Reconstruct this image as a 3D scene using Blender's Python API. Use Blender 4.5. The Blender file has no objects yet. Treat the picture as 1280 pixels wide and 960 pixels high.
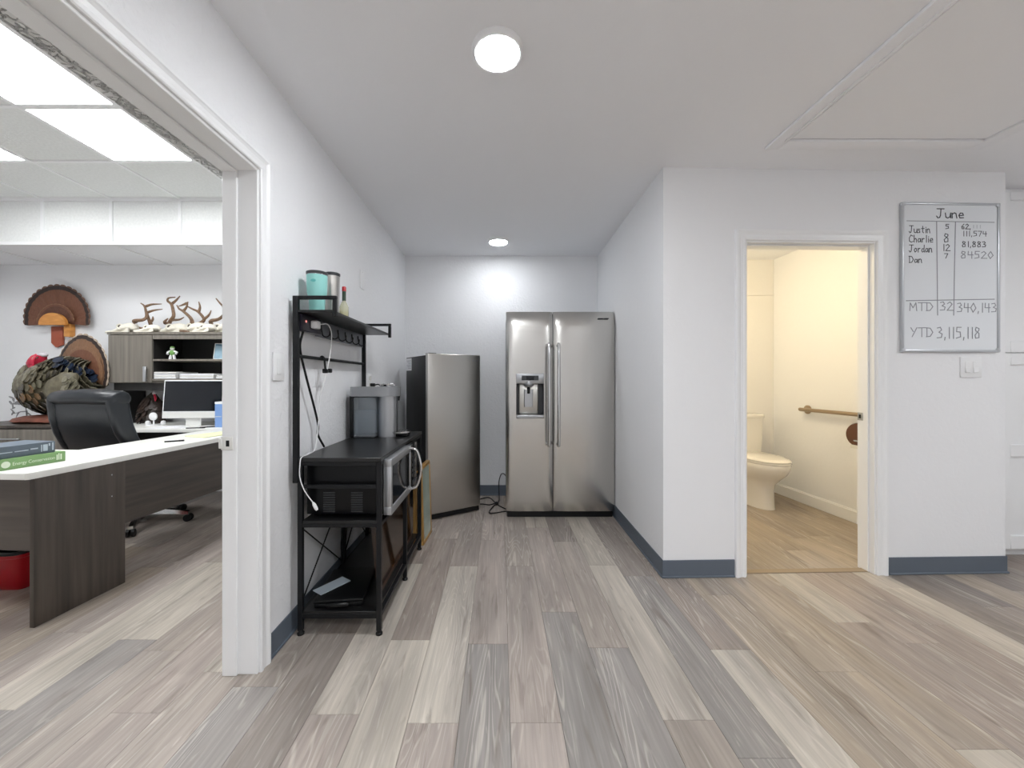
import bpy, bmesh, math, random
from mathutils import Vector, Matrix
random.seed(7)
PI = math.pi
scene = bpy.context.scene
COL = scene.collection

# ------------------------------------------------------------------ camera, world, exposure
FPX, VX, VY, CZ = 485.0, 625.0, 475.0, 1.17      # focal length (px of 1280), vanishing point, eye height
cam_d = bpy.data.cameras.new('camera'); cam = bpy.data.objects.new('camera', cam_d); COL.objects.link(cam)
cam.location = (0, 0, CZ); cam.rotation_euler = (PI/2, 0, 0)
cam_d.sensor_width = 36.0; cam_d.lens = 36.0*FPX/1280.0
cam_d.shift_x = (640-VX)/1280.0; cam_d.shift_y = (VY-480)/1280.0
cam_d.clip_start = 0.02
scene.camera = cam
world = bpy.data.worlds.new('world'); scene.world = world; world.use_nodes = True
world.node_tree.nodes['Background'].inputs[0].default_value = (0.8, 0.88, 1, 1)
world.node_tree.nodes['Background'].inputs[1].default_value = 0.5
vs = scene.view_settings
vs.view_transform = 'Standard'; vs.look = 'None'; vs.gamma = 1.0; vs.use_curve_mapping = False
vs.exposure = 0.8
scene.cycles.max_bounces = 10; scene.cycles.diffuse_bounces = 6
scene.cycles.sample_clamp_indirect = 6.0
LENS_E, PANEL_E, BATH_E = 170.0, 11.0, 40.0

# ------------------------------------------------------------------ materials
def lin(c):
    return tuple(((v/255.0)/12.92 if v/255.0 <= 0.04045 else ((v/255.0+0.055)/1.055)**2.4) for v in c)
def new_mat(name):
    m = bpy.data.materials.new(name); m.use_nodes = True
    nt = m.node_tree; b = nt.nodes['Principled BSDF']
    return m, nt, b
def mat(name, rgb, rough=0.5, metal=0.0, bump=0.0, bscale=40.0, var=0.0, spec=0.5, coat=0.0, stretch=None):
    m, nt, b = new_mat(name)
    c = lin(rgb)
    b.inputs['Base Color'].default_value = (*c, 1); b.inputs['Roughness'].default_value = rough
    b.inputs['Metallic'].default_value = metal; b.inputs['Specular IOR Level'].default_value = spec
    b.inputs['Coat Weight'].default_value = coat
    if bump > 0 or var > 0:
        tc = nt.nodes.new('ShaderNodeTexCoord'); mp = nt.nodes.new('ShaderNodeMapping')
        nt.links.new(tc.outputs['Object'], mp.inputs[0])
        if stretch: mp.inputs['Scale'].default_value = stretch
        n = nt.nodes.new('ShaderNodeTexNoise'); n.inputs['Scale'].default_value = bscale; n.inputs['Detail'].default_value = 4
        nt.links.new(mp.outputs[0], n.inputs['Vector'])
        if bump > 0:
            bp = nt.nodes.new('ShaderNodeBump'); bp.inputs['Strength'].default_value = bump; bp.inputs['Distance'].default_value = 0.004
            nt.links.new(n.outputs[0], bp.inputs['Height']); nt.links.new(bp.outputs[0], b.inputs['Normal'])
        if var > 0:
            r = nt.nodes.new('ShaderNodeValToRGB')
            r.color_ramp.elements[0].position = 0.3; r.color_ramp.elements[1].position = 0.7
            r.color_ramp.elements[0].color = (*[v*(1-var) for v in c], 1); r.color_ramp.elements[1].color = (*[min(1, v*(1+var)) for v in c], 1)
            nt.links.new(n.outputs[0], r.inputs[0]); nt.links.new(r.outputs[0], b.inputs['Base Color'])
    return m
def emis(name, rgb, strength):
    m, nt, b = new_mat(name)
    b.inputs['Base Color'].default_value = (0.9, 0.9, 0.9, 1)
    b.inputs['Emission Color'].default_value = (*rgb, 1); b.inputs['Emission Strength'].default_value = strength
    return m
def glass_mat(name, rgb, rough=0.03, alpha_mix=0.75):
    m = bpy.data.materials.new(name); m.use_nodes = True; nt = m.node_tree
    nt.nodes.clear()
    o = nt.nodes.new('ShaderNodeOutputMaterial'); mx = nt.nodes.new('ShaderNodeMixShader')
    t = nt.nodes.new('ShaderNodeBsdfTransparent'); g = nt.nodes.new('ShaderNodeBsdfPrincipled')
    t.inputs[0].default_value = (*lin(rgb), 1)
    g.inputs['Base Color'].default_value = (*lin(rgb), 1); g.inputs['Roughness'].default_value = rough
    mx.inputs[0].default_value = 1-alpha_mix
    nt.links.new(t.outputs[0], mx.inputs[1]); nt.links.new(g.outputs[0], mx.inputs[2]); nt.links.new(mx.outputs[0], o.inputs[0])
    return m
def knockdown(name, rgb, strength, scale, lo=0.45, hi=0.6, dist=0.004):
    m, nt, b = new_mat(name)
    b.inputs['Base Color'].default_value = (*lin(rgb), 1); b.inputs['Roughness'].default_value = 0.6
    b.inputs['Specular IOR Level'].default_value = 0.3
    tc = nt.nodes.new('ShaderNodeTexCoord')
    n = nt.nodes.new('ShaderNodeTexNoise'); n.inputs['Scale'].default_value = scale; n.inputs['Detail'].default_value = 3
    n.inputs['Distortion'].default_value = 1.2
    r = nt.nodes.new('ShaderNodeValToRGB'); r.color_ramp.elements[0].position = lo; r.color_ramp.elements[1].position = hi
    bp = nt.nodes.new('ShaderNodeBump'); bp.inputs['Strength'].default_value = strength; bp.inputs['Distance'].default_value = dist
    nt.links.new(tc.outputs['Object'], n.inputs['Vector']); nt.links.new(n.outputs[0], r.inputs[0])
    nt.links.new(r.outputs[0], bp.inputs['Height']); nt.links.new(bp.outputs[0], b.inputs['Normal'])
    return m
def wood(name, dark, light, scale=(30, 30, 1.5), rough=0.45, bump=0.08):
    m, nt, b = new_mat(name)
    tc = nt.nodes.new('ShaderNodeTexCoord'); mp = nt.nodes.new('ShaderNodeMapping'); mp.inputs['Scale'].default_value = scale
    n = nt.nodes.new('ShaderNodeTexNoise'); n.inputs['Scale'].default_value = 1.0; n.inputs['Detail'].default_value = 6
    r = nt.nodes.new('ShaderNodeValToRGB'); r.color_ramp.elements[0].position = 0.3; r.color_ramp.elements[1].position = 0.7
    r.color_ramp.elements[0].color = (*lin(dark), 1); r.color_ramp.elements[1].color = (*lin(light), 1)
    bp = nt.nodes.new('ShaderNodeBump'); bp.inputs['Strength'].default_value = bump; bp.inputs['Distance'].default_value = 0.002
    L = nt.links.new
    L(tc.outputs['Object'], mp.inputs[0]); L(mp.outputs[0], n.inputs['Vector']); L(n.outputs[0], r.inputs[0])
    L(r.outputs[0], b.inputs['Base Color']); L(n.outputs[0], bp.inputs['Height']); L(bp.outputs[0], b.inputs['Normal'])
    b.inputs['Roughness'].default_value = rough
    return m
def plank_mat():
    m, nt, b = new_mat('vinyl_plank'); L = nt.links.new; N = nt.nodes.new
    tc = N('ShaderNodeTexCoord'); oi = N('ShaderNodeObjectInfo')
    mul = N('ShaderNodeMath'); mul.operation = 'MULTIPLY'; mul.inputs[1].default_value = 57.0
    L(oi.outputs['Random'], mul.inputs[0])
    add = N('ShaderNodeVectorMath'); add.operation = 'ADD'
    L(tc.outputs['Object'], add.inputs[0]); L(mul.outputs[0], add.inputs[1])
    def noise(scale, detail, dist=0.0):
        mp = N('ShaderNodeMapping'); mp.inputs['Scale'].default_value = scale; L(add.outputs[0], mp.inputs[0])
        n = N('ShaderNodeTexNoise'); n.inputs['Scale'].default_value = 1.0; n.inputs['Detail'].default_value = detail
        n.inputs['Distortion'].default_value = dist; L(mp.outputs[0], n.inputs['Vector']); return n
    broad = noise((9, 1.3, 1), 3, 0.4); fine = noise((75, 2.6, 1), 5, 0.5); lime = noise((46, 3.4, 1), 3, 1.6); dark = noise((24, 3.0, 1), 4, 0.9)
    def ramp(src, p0, p1, c0, c1):
        r = N('ShaderNodeValToRGB'); r.color_ramp.elements[0].position = p0; r.color_ramp.elements[1].position = p1
        r.color_ramp.elements[0].color = (c0, c0, c0, 1); r.color_ramp.elements[1].color = (c1, c1, c1, 1); L(src.outputs[0], r.inputs[0]); return r
    def mix(mode, fac, a, c):
        x = N('ShaderNodeMix'); x.data_type = 'RGBA'; x.blend_type = mode
        if isinstance(fac, float): x.inputs[0].default_value = fac
        else: L(fac, x.inputs[0])
        L(a, x.inputs[6])
        if isinstance(c, tuple): x.inputs[7].default_value = c
        else: L(c, x.inputs[7])
        return x.outputs[2]
    cloud = noise((7, 0.9, 1), 3, 0.6); gate = noise((6, 0.8, 1), 2, 0.3); field = noise((8.5, 0.75, 1), 1.5, 0.35)
    base_c = mix('MIX', ramp(cloud, 0.42, 0.68, 0.0, 0.55).outputs[0], oi.outputs['Color'], (*lin((150, 142, 136)), 1))
    sn = N('ShaderNodeMath'); sn.operation = 'MULTIPLY'; sn.inputs[1].default_value = 130.0; L(field.outputs[0], sn.inputs[0])
    sn2 = N('ShaderNodeMath'); sn2.operation = 'SINE'; L(sn.outputs[0], sn2.inputs[0])
    rings = N('ShaderNodeMapRange'); rings.inputs[1].default_value = 0.55; rings.inputs[2].default_value = 1.0; L(sn2.outputs[0], rings.inputs[0])
    gm = N('ShaderNodeMath'); gm.operation = 'MULTIPLY'; L(rings.outputs[0], gm.inputs[0]); L(ramp(gate, 0.50, 0.62, 0.0, 0.42).outputs[0], gm.inputs[1])
    base_c = mix('MIX', gm.outputs[0], base_c, (*lin((214, 206, 196)), 1))
    c = mix('MULTIPLY', 1.0, base_c, ramp(broad, 0.3, 0.7, 0.84, 1.12).outputs[0])
    c = mix('MULTIPLY', 1.0, c, ramp(fine, 0.3, 0.7, 0.84, 1.10).outputs[0])
    c = mix('MIX', ramp(lime, 0.60, 0.74, 0.0, 0.42).outputs[0], c, (*lin((214, 208, 198)), 1))
    c = mix('MIX', ramp(dark, 0.58, 0.76, 0.0, 0.6).outputs[0], c, (*lin((104, 92, 82)), 1))
    L(c, b.inputs['Base Color']); b.inputs['Roughness'].default_value = 0.42; b.inputs['Specular IOR Level'].default_value = 0.35
    bp = N('ShaderNodeBump'); bp.inputs['Strength'].default_value = 0.12; bp.inputs['Distance'].default_value = 0.001
    L(fine.outputs[0], bp.inputs['Height']); L(bp.outputs[0], b.inputs['Normal'])
    return m
M = {}
M['wall'] = knockdown('white_wall_paint', (238, 239, 241), 0.14, 22, 0.35, 0.75)
M['wall_tex'] = knockdown('textured_wall_paint', (238, 239, 241), 0.30, 30, 0.42, 0.62)
M['rough_tex'] = knockdown('heavy_knockdown_plaster', (226, 227, 226), 1.0, 34, 0.44, 0.56, 0.03)
M['ceil'] = knockdown('ceiling_paint', (247, 248, 251), 0.06, 18, 0.3, 0.8)
M['trim'] = mat('white_gloss_trim', (240, 241, 242), 0.32)
M['base'] = mat('blue_grey_vinyl_base', (94, 103, 114), 0.5, bump=0.05, bscale=15)
M['plank'] = plank_mat()
M['subfloor'] = mat('subfloor', (120, 108, 98), 0.8)
M['tile'] = mat('mineral_ceiling_tile', (232, 234, 233), 0.85, bump=0.5, bscale=55, var=0.04)
M['tbar'] = mat('ceiling_grid_white', (240, 241, 242), 0.4)
M['lens'] = emis('downlight_lens', (0.945, 0.97, 1.0), LENS_E)
M['lens_dim'] = emis('downlight_lens_soft', (0.945, 0.97, 1.0), LENS_E*0.34)
M['fill_light'] = emis('fill_light_lens', (0.945, 0.97, 1.0), 6.0)  # glow of the fill fixtures added behind the camera
M['panel'] = emis('panel_lens', (0.97, 0.985, 1.0), PANEL_E)
M['bathlamp'] = emis('warm_lamp_glass', (1.0, 0.82, 0.52), BATH_E)
M['steel'] = mat('brushed_stainless', (202, 200, 196), 0.24, 1.0, bump=0.02, bscale=1.0, stretch=(400, 400, 4))
M['steel2'] = mat('brushed_stainless_satin', (192, 190, 185), 0.30, 1.0, bump=0.02, bscale=1.0, stretch=(300, 300, 3))
M['chrome'] = mat('polished_chrome', (215, 215, 215), 0.12, 1.0)
M['silver'] = mat('satin_silver', (176, 178, 181), 0.34, 0.8)
M['dgrey'] = mat('dark_grey_enamel', (52, 54, 57), 0.4)
M['black'] = mat('black_plastic', (13, 14, 15), 0.42, spec=0.35)
M['blackgloss'] = mat('black_gloss_glass', (7, 8, 10), 0.07)
M['blacksatin'] = mat('black_satin_case', (11, 12, 14), 0.3, spec=0.25)
M['rackmetal'] = mat('black_powder_coat', (13, 15, 18), 0.45, spec=0.35)
M['rackwood'] = wood('black_oak_board', (15, 15, 16), (30, 30, 30), (3, 40, 20), 0.34)
M['deskwood'] = wood('dark_espresso_laminate', (55, 48, 43), (84, 75, 67), (26, 26, 1.3), 0.42)
M['hutchwood'] = wood('grey_brown_laminate', (104, 99, 91), (132, 126, 117), (34, 34, 1.2), 0.5)
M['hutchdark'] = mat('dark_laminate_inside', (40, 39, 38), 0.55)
M['white_top'] = mat('white_laminate_top', (238, 238, 233), 0.35, var=0.03, bscale=8)
M['leather'] = mat('black_leather', (27, 31, 36), 0.34, bump=0.10, bscale=140)
M['porcelain'] = mat('white_porcelain', (238, 234, 226), 0.12, coat=0.3)
M['bathwall'] = knockdown('bath_wall_paint', (238, 236, 232), 0.10, 22, 0.35, 0.75)
M['nickel'] = mat('brushed_nickel', (168, 150, 128), 0.3, 1.0)
M['brown_plastic'] = mat('smoky_brown_plastic', (92, 54, 34), 0.2)
M['white'] = mat('white_plastic', (238, 239, 240), 0.35)
M['offwhite'] = mat('off_white_plastic', (222, 222, 218), 0.4)
M['paper'] = mat('paper', (236, 237, 240), 0.8, var=0.03, bscale=60)
M['yellowpaper'] = mat('pale_yellow_paper', (232, 234, 190), 0.8)
M['board'] = mat('whiteboard_enamel', (230, 234, 238), 0.12)
M['alu'] = mat('aluminium_frame', (198, 201, 205), 0.35, 0.7)
M['ink'] = mat('marker_ink', (52, 54, 62), 0.6)
M['ink_faint'] = mat('rubbed_marker_ink', (140, 143, 150), 0.6)
M['teal'] = mat('teal_powder_coat', (146, 208, 202), 0.42)
M['gold'] = wood('gilt_wood_frame', (140, 104, 54), (190, 150, 88), (20, 20, 4), 0.35)
M['darkframe'] = wood('dark_wood_frame', (40, 28, 20), (66, 46, 32), (20, 20, 4), 0.35)
M['amber'] = mat('painted_amber_reflection', (46, 28, 12), 0.12, var=0.6, bscale=4)  # reflection in the dark glass, put into the picture's colour
M['greenprint'] = mat('pale_green_print', (158, 170, 160), 0.18, var=0.12, bscale=9)
M['red'] = mat('red_plastic', (172, 16, 30), 0.32)
M['green'] = mat('green_book_cover', (128, 166, 108), 0.5, var=0.05, bscale=20)
M['slate'] = mat('slate_book_cover', (96, 108, 120), 0.5, var=0.05, bscale=20)
M['cream'] = mat('cream_print', (226, 236, 214), 0.6)
M['paleprint'] = mat('pale_grey_print', (190, 202, 212), 0.6)
M['bone'] = mat('bleached_bone', (240, 236, 222), 0.6, bump=0.3, bscale=35, var=0.08)
M['socket'] = mat('dark_socket', (70, 60, 50), 0.8)
M['antler'] = mat('antler_brown', (124, 98, 76), 0.55, bump=0.3, bscale=60, var=0.35)
M['f_brown'] = mat('feather_brown', (112, 72, 52), 0.6, bump=0.3, bscale=3, var=0.18, stretch=(60, 60, 8))
M['f_brown2'] = mat('feather_bronze', (128, 94, 68), 0.55, bump=0.3, bscale=3, var=0.2, stretch=(60, 60, 8))
M['f_band'] = mat('feather_dark_band', (44, 32, 30), 0.6)
M['f_tip'] = mat('feather_tip', (112, 84, 68), 0.6)
M['f_tip2'] = mat('feather_pale_tip', (176, 160, 142), 0.6)
M['plum_a'] = mat('plumage_olive', (100, 94, 76), 0.5, var=0.35, bscale=30)
M['plum_b'] = mat('plumage_copper', (126, 98, 66), 0.4, var=0.25, bscale=30)
M['plum_c'] = mat('plumage_dark', (72, 68, 60), 0.45, var=0.2, bscale=30)
M['plum_d'] = mat('plumage_grey_green', (122, 118, 100), 0.45, var=0.2, bscale=30)
M['rump'] = mat('rump_blue_black', (30, 40, 58), 0.35, var=0.3, bscale=30)
M['redskin'] = mat('red_wattle_skin', (206, 44, 74), 0.4, bump=0.4, bscale=60)
M['whiteskin'] = mat('pale_crown_skin', (206, 200, 206), 0.5)
M['driftwood'] = mat('red_brown_driftwood', (120, 70, 54), 0.6, bump=0.8, bscale=14, var=0.35)
M['plaque'] = wood('honey_oak_plaque', (196, 128, 58), (226, 160, 84), (8, 8, 30), 0.4)
M['plaque2'] = mat('redwood_shield', (166, 84, 58), 0.45)
M['twig'] = mat('silver_twig', (150, 150, 152), 0.6)
M['toygreen'] = mat('toy_green', (120, 170, 92), 0.4)
M['screen'] = mat('dark_screen', (16, 20, 27), 0.10)
M['blue'] = mat('light_blue_card', (126, 160, 214), 0.45)
M['photo_sky'] = mat('photo_sky_print', (110, 150, 170), 0.2, var=0.2, bscale=12)
M['photo_grass'] = mat('photo_grass_print', (92, 122, 74), 0.2, var=0.2, bscale=20)
M['tank'] = glass_mat('clear_smoky_plastic', (222, 228, 232), 0.05, 0.82)
M['water'] = glass_mat('still_water', (196, 204, 212), 0.02, 0.78)
M['clear'] = glass_mat('clear_bottle_glass', (232, 232, 214), 0.03, 0.6)
M['pane'] = glass_mat('picture_glass', (235, 240, 236), 0.03, 0.78)
M['pale_liquid'] = mat('pale_yellow_liquid', (222, 208, 140), 0.3)
M['bottlegreen'] = mat('dark_green_sleeve', (44, 66, 48), 0.4)

# ------------------------------------------------------------------ helpers
MW = {}
def nb(): return bmesh.new()
def box(bm, x0, x1, y0, y1, z0, z1, bev=0.0, seg=1, mi=0, mtx=None):
    vs_ = [bm.verts.new(p) for p in ((x0,y0,z0),(x1,y0,z0),(x1,y1,z0),(x0,y1,z0),(x0,y0,z1),(x1,y0,z1),(x1,y1,z1),(x0,y1,z1))]
    fs = [bm.faces.new([vs_[i] for i in q]) for q in ((3,2,1,0),(4,5,6,7),(0,1,5,4),(1,2,6,5),(2,3,7,6),(3,0,4,7))]
    for f in fs: f.material_index = mi
    geom = vs_
    if bev > 0:
        es = list({e for f in fs for e in f.edges})
        r = bmesh.ops.bevel(bm, geom=es, offset=bev, segments=seg, affect='EDGES', profile=0.5)
        for f in r['faces']: f.material_index = mi
        geom = list({v for f in r['faces'] for v in f.verts} | {v for v in vs_ if v.is_valid})
    if mtx is not None: bmesh.ops.transform(bm, matrix=mtx, verts=[v for v in geom if v.is_valid])
    return bm
def bridge(bm, ra, rb, mi=0, closed=True):
    n = len(ra)
    for i in range(n if closed else n-1):
        j = (i+1) % n
        try:
            f = bm.faces.new((ra[i], ra[j], rb[j], rb[i])); f.material_index = mi
        except ValueError: pass
def loft(bm, rings, mi=0, cap=True):
    R = [[bm.verts.new(p) for p in r] for r in rings]
    for a, b_ in zip(R, R[1:]): bridge(bm, a, b_, mi)
    if cap:
        f = bm.faces.new(list(reversed(R[0]))); f.material_index = mi
        f = bm.faces.new(R[-1]); f.material_index = mi
    return R
def tube(bm, pts, r, seg=8, mi=0, cap=True):
    pts = [Vector(p) for p in pts]; n = len(pts)
    rs = r if isinstance(r, (list, tuple)) else [r]*n
    T = []
    for i in range(n):
        t = (pts[min(i+1, n-1)]-pts[max(i-1, 0)])
        T.append(t.normalized())
    up = Vector((0,0,1)) if abs(T[0].z) < 0.9 else Vector((1,0,0))
    nrm = (up - T[0]*up.dot(T[0])).normalized()
    rings = []
    for i in range(n):
        nrm = (nrm - T[i]*nrm.dot(T[i]))
        nrm = nrm.normalized() if nrm.length > 1e-6 else Vector((1,0,0))
        bn = T[i].cross(nrm)
        rings.append([pts[i]+(nrm*math.cos(2*PI*k/seg)+bn*math.sin(2*PI*k/seg))*rs[i] for k in range(seg)])
    loft(bm, rings, mi, cap); return bm
def spline(pts, n=8):
    pts = [Vector(p) for p in pts]
    P_ = [pts[0]*2-pts[1]] + pts + [pts[-1]*2-pts[-2]]
    out = []
    for i in range(1, len(P_)-2):
        a, b_, c, d = P_[i-1], P_[i], P_[i+1], P_[i+2]
        for k in range(n):
            t = k/n
            out.append(0.5*((2*b_)+(c-a)*t+(2*a-5*b_+4*c-d)*t*t+(3*b_-a-3*c+d)*t**3))
    out.append(pts[-1]); return out
def lathe(bm, prof, c=(0,0,0), axis='z', seg=24, mi=0, cap=True):
    rings = []
    for r, h in prof:
        ring = []
        for k in range(seg):
            a = 2*PI*k/seg
            if axis == 'z': p = (r*math.cos(a), r*math.sin(a), h)
            elif axis == 'x': p = (h, r*math.cos(a), r*math.sin(a))
            else: p = (r*math.sin(a), h, r*math.cos(a))
            ring.append(Vector(p)+Vector(c))
        rings.append(ring)
    loft(bm, rings, mi, cap); return bm
def ellipsoid(bm, c, rad, seg=16, rings=10, mtx=None, mi=0):
    pr = [(max(1e-4, math.sin(PI*i/rings)), -math.cos(PI*i/rings)) for i in range(rings+1)]
    R = []
    for r, h in pr:
        R.append([Vector((r*math.cos(2*PI*k/seg)*rad[0], r*math.sin(2*PI*k/seg)*rad[1], h*rad[2])) for k in range(seg)])
    m = Matrix.Translation(c) @ (mtx if mtx is not None else Matrix.Identity(4))
    loft(bm, [[m @ p for p in ring] for ring in R], mi); return bm
def prism(bm, poly, z0, z1, mi=0, mtx=None):
    a = [Vector((x, y, z0)) for x, y in poly]; b_ = [Vector((x, y, z1)) for x, y in poly]
    if mtx is not None: a = [mtx @ p for p in a]; b_ = [mtx @ p for p in b_]
    loft(bm, [a, b_], mi); return bm
def superring(c, ax, ay, ux, uy, p=4.0, n=24):
    out = []
    for k in range(n):
        a = 2*PI*k/n; ca, sa = math.cos(a), math.sin(a)
        x = math.copysign(abs(ca)**(2/p), ca)*ax; y = math.copysign(abs(sa)**(2/p), sa)*ay
        out.append(Vector(c)+Vector(ux)*x+Vector(uy)*y)
    return out
def finish(bm, name, mats, smooth):
    bmesh.ops.recalc_face_normals(bm, faces=bm.faces[:])
    me = bpy.data.meshes.new(name); bm.to_mesh(me); bm.free()
    for m in (mats if isinstance(mats, (list, tuple)) else [mats]): me.materials.append(m)
    if smooth:
        me.polygons.foreach_set('use_smooth', [True]*len(me.polygons))
        me.set_sharp_from_angle(angle=math.radians(smooth if smooth is not True else 40))
    return me
def tag(o, label=None, cat=None, group=None, kind=None):
    if label: o['label'] = label
    if cat: o['category'] = cat
    if group: o['group'] = group
    if kind: o['kind'] = kind
    return o
def thing(name, label, cat, loc=(0,0,0), rotz=0.0, group=None, mtx=None):
    o = bpy.data.objects.new(name, None); COL.objects.link(o); o.empty_display_size = 0.1
    m = (mtx if mtx is not None else Matrix.Identity(4)) @ Matrix.Translation(loc) @ Matrix.Rotation(rotz, 4, 'Z')
    o.matrix_world = m; MW[o.name] = m
    return tag(o, label, cat, group)
def part(name, bm, m, parent, local=False, smooth=True, label=None, kind=None):
    if not local: bm.transform(MW[parent.name].inverted())
    o = bpy.data.objects.new(name, finish(bm, name, m, smooth)); COL.objects.link(o)
    o.parent = parent; MW[o.name] = MW[parent.name]
    return tag(o, label, None, None, kind)
def solo(name, bm, m, label=None, cat=None, group=None, kind=None, smooth=True):
    xs = [v.co for v in bm.verts]
    c = Vector(((min(v.x for v in xs)+max(v.x for v in xs))/2, (min(v.y for v in xs)+max(v.y for v in xs))/2, min(v.z for v in xs)))
    bm.transform(Matrix.Translation(-c))
    o = bpy.data.objects.new(name, finish(bm, name, m, smooth)); COL.objects.link(o); o.location = c
    MW[o.name] = Matrix.Translation(c)
    return tag(o, label, cat, group, kind)
def struct(name, bm, m, smooth=False): return solo(name, bm, m, kind='structure', smooth=smooth)
def copy_tree(o, parent=None, mtx=None):
    c = o.copy(); COL.objects.link(c)
    if parent: c.parent = parent
    if mtx is not None: c.matrix_world = mtx; MW[c.name] = mtx
    for ch in list(o.children): copy_tree(ch, c)
    return c
def pt(px, py, Y):      # a photograph direction at a real depth Y, as a point of the room
    return Vector(((px-VX)*Y/FPX, Y, CZ-(py-VY)*Y/FPX))

# ------------------------------------------------------------------ room numbers
LX = -0.965            # left wall face
OX = -1.095            # office side of that wall
BY = 3.94              # alcove back wall
H = 2.43               # ceiling
OH = 2.78              # office ceiling
JY = 1.555             # far jamb of the office doorway
DH = 2.016             # office door head
WA = math.atan2(0.058, 2.102)
WM = Matrix.Translation((0.966, 2.297, 0)) @ Matrix.Rotation(WA, 4, 'Z')   # frame of the front right wall
def wp(s, t=0.0):
    v = WM @ Vector((s, t, 0)); return (v.x, v.y)
DL, DR, DT, WT = 0.492, 1.297, 2.004, 0.095     # bathroom opening along that wall, head, wall thickness
WE = 2.103

# ------------------------------------------------------------------ floor with planks
b = nb(); box(b, -5.4, 4.8, -3.6, 4.2, -0.05, -0.006)
floor = struct('floor', b, M['subfloor'])
PW, PL, PX0 = 0.1755, 1.115, -0.667
tint = {'L': (190, 182, 170), 'M': (164, 154, 145), 'G': (150, 145, 141), 'B': (156, 144, 135), 'P': (170, 159, 151), 'T': (170, 157, 142), 'D': (144, 135, 128), 'X': (163, 150, 134), 'Y': (168, 155, 139)}
joint = {0:1.358, 1:1.746, 2:1.323, 3:1.72, 5:1.957, 6:1.695, 7:1.335, 8:1.2, 9:1.684, 12:1.229, 13:1.873, -1:1.79, -3:1.555, -4:1.364, -6:1.749, -7:1.375}
over = {0:{0:'L',-1:'P',1:'B'}, 1:{0:'B',-1:'L',1:'P'}, 2:{0:'L',-1:'P',1:'P'}, 3:{0:'P',-1:'G',1:'P'}, 4:{0:'P',-1:'P',1:'M'}, 5:{0:'P',-1:'G',1:'L'}, 6:{0:'M',-1:'G',1:'D'},
        7:{0:'L',1:'L',-1:'M'}, 8:{0:'G',1:'D',-1:'G'}, 9:{0:'B',-1:'L'}, 10:{0:'T',-1:'T',1:'L'}, 11:{0:'T',-1:'T'}, 12:{-1:'L',0:'T'}, 13:{0:'L',-1:'B'},
        14:{0:'B',-1:'B',1:'T'}, 15:{0:'B',-1:'B'}, 16:{0:'L',-1:'L',1:'L'}, 17:{0:'D',-1:'B'}, 18:{0:'D'}, 19:{0:'T'}, -1:{0:'B',-1:'D'}, -2:{0:'M',-1:'G'}, -3:{0:'L',-1:'M'},
        -4:{0:'P',-1:'P'}, -5:{0:'M',-1:'M'}, -6:{0:'L',-1:'G'}, -7:{0:'L',-1:'G',1:'M'}, -8:{0:'P',-1:'P'}}
def plank_mesh(ln):
    bm = nb(); box(bm, 0.0005, PW-0.0005, 0.0005, ln-0.0005, -0.006, 0, 0.0007)
    return finish(bm, 'plank', M['plank'], False)
full = plank_mesh(PL)
Y0, Y1 = 0.62, 4.08
far_bm = nb()
for k in range(-24, 24):
    x = PX0+k*PW
    xlo, xhi = -4.75, 4.0
    inside = xlo < x < xhi
    j0 = joint.get(k, 1.0+random.random()*PL)
    segs = []
    bath = 1.05 < x < 2.9
    for n in range(-7, 5):
        a, e = j0+n*PL, min(j0+(n+1)*PL, 2.365 if bath else Y1)
        if e > a: segs.append((a, e, over.get(k, {}).get(n) or random.choice('LMMBBPPGTD')))
    if bath:
        c0 = 2.366
        for ln in (random.uniform(0.2, PL), PL, PL):
            if c0 < Y1: segs.append((c0, min(c0+ln, Y1), random.choice('XYXYT')))
            c0 += ln
    for a, e, key in segs:
        jig = random.uniform(-6, 6)
        if e > Y0 and inside and e-a > 0.02:
            o = bpy.data.objects.new('plank', full if e-a > PL-1e-4 else plank_mesh(e-a)); COL.objects.link(o)
            o.location = (x, a, 0)
            o.color = (*lin([max(0, min(255, v+jig)) for v in tint[key]]), 1)
            o.parent = floor; o.matrix_parent_inverse = Matrix.Translation(-MW[floor.name].to_translation())
        elif e > -3.6 and not (e > Y0 and inside):
            if e-max(a, -3.6) > 0.02: box(far_bm, x+0.0005, x+PW-0.0005, max(a, -3.6)+0.0005, e-0.0005, -0.006, 0)
o = part('plank_field', far_bm, M['plank'], floor, smooth=False, kind='stuff'); o.color = (*lin((168, 156, 143)), 1)
b = nb(); box(b, DL+0.002, DR-0.002, 0.03, 0.075, 0.0, 0.006, 0.002, mtx=WM)
struct('trim_1', b, mat('beige_threshold', (150, 132, 108), 0.45))

# ------------------------------------------------------------------ walls and ceilings
b = nb(); box(b, OX, LX, JY, 4.12, 0, OH)                       # far part of the partition
box(b, OX, LX, 0.60, JY, DH, OH); box(b, OX, LX, -3.6, 0.60, 0, OH)
struct('wall_left', b, M['wall_tex'])
b = nb(); box(b, -1.18, OX-0.001, -1.1, 4.08, DH+0.002, OH, 0.004)
struct('trim_2', b, M['rough_tex'])                            # boxed beam on the office side of the door head
b = nb(); box(b, LX, 1.10, BY, BY+0.12, 0, H); struct('wall_back', b, M['wall_tex'])
p0 = (0.966, 2.297)
b = nb(); prism(b, [p0, wp(DL), wp(DL, WT), (1.10, 2.40), (1.10, BY-0.001), (0.991, BY-0.001)], 0, H); struct('wall_alcove', b, M['wall'])
b = nb()
prism(b, [wp(DR), wp(WE), (3.055, 4.06), (2.865, 4.06), wp(DR+0.69, WT), wp(DR, WT)], 0, H)
prism(b, [wp(DL), wp(DR), wp(DR, WT), wp(DL, WT)], DT, H)
struct('wall_right', b, M['wall'])
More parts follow.
